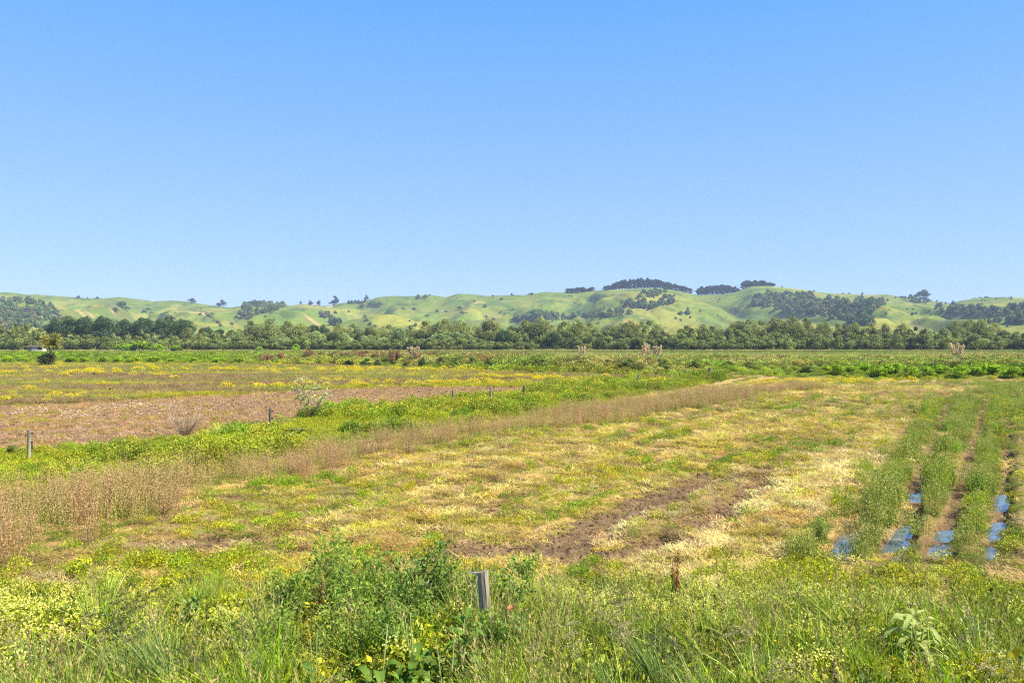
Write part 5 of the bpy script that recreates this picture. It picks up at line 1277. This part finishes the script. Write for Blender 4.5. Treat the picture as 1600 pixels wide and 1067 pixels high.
# ---- pampas grass on the bank
M_PLUME = plant_mat('plumes', lin(226, 206, 176, .9), inst=False, transl=.3)
M_PLEAF = plant_mat('pampas_leaves', lin(160, 162, 96, K), inst=False, transl=.3)
def pampas(px, top, w, Y, n, label, seed):
    X = at(px, Y); z = float(ground_z(np.array([X]), np.array([Y]))[0]); H = hgt(top, Y) - z; Wd = w / F * Y; rr = np.random.default_rng(seed)
    root = empty('pampas_grass', (X, Y, z), label, 'pampas grass', 'pampas grass clumps')
    g = Geo(); m_ = 120; a = rr.random(m_) * 6.28; base = np.stack([.2 * np.cos(a), .2 * np.sin(a), 0 * a], 1)
    g.blades(base, a, H * .5 * (.6 + .5 * rr.random(m_)), .05, .8 * (.4 + rr.random(m_)), 1.8, 4, v=.7 + .5 * rr.random(m_), droop=.3); child(root, 'leaves', g.mesh('leaves', M_PLEAF))
    for i in range(n):
        u = (i + .5) / n * 2 - 1; g = Geo(); h = H * rr.uniform(.82, 1.0); tip = np.array([u * Wd * .5, rr.normal() * .1, h]); b0 = np.array([u * .15, 0, .2])
        g.tube([tuple(b0), tuple(b0 * .4 + tip * .6), tuple(tip)], [.02, .016, .008], 5)
        q = 260; t = rr.random((q, 1)); pos = tip * (1 - t * .5) + b0 * t * .5 + rr.normal(size=(q, 3)) * np.array([.05, .05, .03]) * (.4 + t)
        g.leaves(pos, rdir(q, rr, 1.5), rdir(q, rr), .22, .07, v=.8 + .4 * rr.random(q)); child(root, 'plume', g.mesh('plume', M_PLUME))
def by_(px): return float(foot_y(at(px, 110))) + 9
pampas(909, 540.5, 15, by_(909), 3, 'pampas grass with three pale plumes on the bank near the middle', 71)
pampas(1009, 536.5, 15, by_(1009), 4, 'left pampas grass of the close pair on the bank right of centre', 72)
pampas(1027, 540, 15, by_(1026), 4, 'right pampas grass of the close pair on the bank right of centre', 73)
pampas(1495, 535, 24, by_(1495), 6, 'large pampas grass with many tan plumes at the right on the bank', 74)
pampas(646, 541, 20, by_(646), 9, 'wide cream white pampas grass on the bank left of centre', 75)

# ---- cabbage tree with its skirt
M_SWORD = plant_mat('sword_leaves', lin(176, 172, 84, K), inst=False, transl=.25)
M_SWORDD = plant_mat('dark_sword_leaves', lin(84, 92, 54, K), inst=False, transl=.15)
Y = 138.0; X = at(79, Y); z = float(ground_z(np.array([X]), np.array([Y]))[0]); H = hgt(523, Y) - z
root = empty('cabbage_tree', (X, Y, z), 'spiky cabbage tree with yellowish upper tufts and dark leafy base at far left', 'tree')
g = Geo(); g.tube([(0, 0, -.2), (.1, 0, H * .4), (0, 0, H * .62)], [.2, .16, .12], 8)
HD = [(-1.0, 0, H * .86), (.0, .3, H * .80), (1.1, -.2, H * .90), (-.3, -.4, H * .66), (.6, .2, H * .68)]
for hd in HD: g.tube([(0, 0, H * .5), (hd[0] * .5, hd[1] * .5, hd[2] * .85), hd], [.12, .09, .07], 6)
child(root, 'trunk', g.mesh('trunk', BARK, True))
def tuft(c, n, L, w, g, rr, zb=0.0):
    d = rdir(n, rr, zb); base = np.repeat([c], n, 0) + d * .05
    g.leaves(base, d, rdir(n, rr), L * (.7 + .5 * rr.random(n)), w, v=.6 + .8 * rr.random(n))
rr = np.random.default_rng(9); g = Geo()
for hd in HD: tuft(hd, 110, 1.0, .14, g, rr, .15)
child(root, 'crown', g.mesh('crown', M_SWORD))
g = Geo()
for k in range(7): tuft((rr.normal() * .7, rr.normal() * .5, .5 + 1.3 * rr.random()), 100, 1.0, .14, g, rr, .2)
child(root, 'leaf_skirt', g.mesh('leaf_skirt', M_SWORDD))

# ---- shed by the trees at the left, two houses on the hill
WALLC = solid_mat('cream_boards', (0.50, 0.44, 0.36), (0.62, 0.57, 0.48), 3, stretch=(1, 1, 6)); RUST = solid_mat('rusty_roof', (0.22, 0.12, 0.08), (0.34, 0.20, 0.13), 3)
DARKM = solid_mat('dark_opening', (0.012, 0.012, 0.014), (0.02, 0.02, 0.02), 3); WHITE = solid_mat('white_wall', (0.72, 0.71, 0.68), (0.80, 0.79, 0.77), 3); GREYR = solid_mat('grey_roof', (0.20, 0.20, 0.21), (0.28, 0.27, 0.27), 2)
def box(g, x0, x1, y0, y1, z0, z1, dz=0.0):
    V = [(x0, y0, z0), (x1, y0, z0), (x1, y1, z0), (x0, y1, z0), (x0, y0, z1), (x1, y0, z1), (x1, y1, z1 + dz), (x0, y1, z1 + dz)]
    g.add(V, Q=[(0, 3, 2, 1), (4, 5, 6, 7), (0, 1, 5, 4), (1, 2, 6, 5), (2, 3, 7, 6), (3, 0, 4, 7)])
Y = 318.0; X = at(37, Y); z = float(ground_z(np.array([X]), np.array([Y]))[0])
root = empty('shed', (X, Y, z), 'low cream shed with rusty roof and open bay below the trees at far left', 'shed')
h = hgt(541, Y) - z
g = Geo(); box(g, 3.0, 7.2, 0, 3.2, -.1, h - .16); box(g, 0, .12, 0, .12, -.1, h - .2); box(g, 0, 3.0, 3.1, 3.2, -.1, h - .2); child(root, 'wall', g.mesh('wall', WALLC))
g = Geo(); box(g, -.3, 7.5, -.4, 3.5, h - .13, h, .1); child(root, 'roof', g.mesh('roof', RUST))
g = Geo(); box(g, 5.4, 6.9, -.05, -.003, h * .45, h - .35); child(root, 'window', g.mesh('window', DARKM))
def house(px, Y, w, hpx_top, label, wm_, rm, sink=0.5):
    X = at(px, Y); z = float(hill_z(np.array([X]), np.array([Y]))[0]) - sink; h = hgt(hpx_top, Y) - z; h = max(h, 4.0)
    root = empty('farmhouse', (X, Y, z), label, 'house', 'houses on the ridge'); g = Geo(); box(g, -w / 2, w / 2, 0, 7, -1, h * .6); child(root, 'wall', g.mesh('wall', wm_))
    g = Geo(); V = [(-w / 2 - .5, -.5, h * .6 + .003), (w / 2 + .5, -.5, h * .6 + .003), (w / 2 + .5, 7.5, h * .6 + .003), (-w / 2 - .5, 7.5, h * .6 + .003), (-w / 2 + 1, 3.5, h), (w / 2 - 1, 3.5, h)]
    g.add(V, Q=[(0, 1, 5, 4), (2, 3, 4, 5), (0, 3, 2, 1)], T=[(1, 2, 5), (3, 0, 4)]); child(root, 'roof', g.mesh('roof', rm))
    for k in (-.3, .3):
        g = Geo(); box(g, w * k - .7, w * k + .7, -.04, -.003, h * .22, h * .46); child(root, 'window', g.mesh('window', DARKM))
house(513.5, 1870, 11, 475.5, 'small white farmhouse on the ridge right of the trees', WHITE, GREYR)
house(493, 1870, 9, 476, 'small brown roofed farmhouse hidden among ridge trees', WALLC, RUST)

# ---- the air: far things fade towards blue
g = Geo(); box(g, -4200, 4200, -300, 3300, -40, 162)
m, N, L = new_mat('haze_air'); out = N.new('ShaderNodeOutputMaterial'); pv = N.new('ShaderNodeVolumePrincipled')
pv.inputs['Color'].default_value = (0.54, 0.66, 0.90, 1); pv.inputs['Density'].default_value = 0.00013; pv.inputs['Anisotropy'].default_value = 0.0
L.new(pv.outputs[0], out.inputs['Volume'])
hz = bpy.data.objects.new('haze', g.mesh('haze', m)); COL.objects.link(hz); tag(hz, 'thin blue haze between the field and the hills', kind='stuff')
print('objects', len(sc.objects))
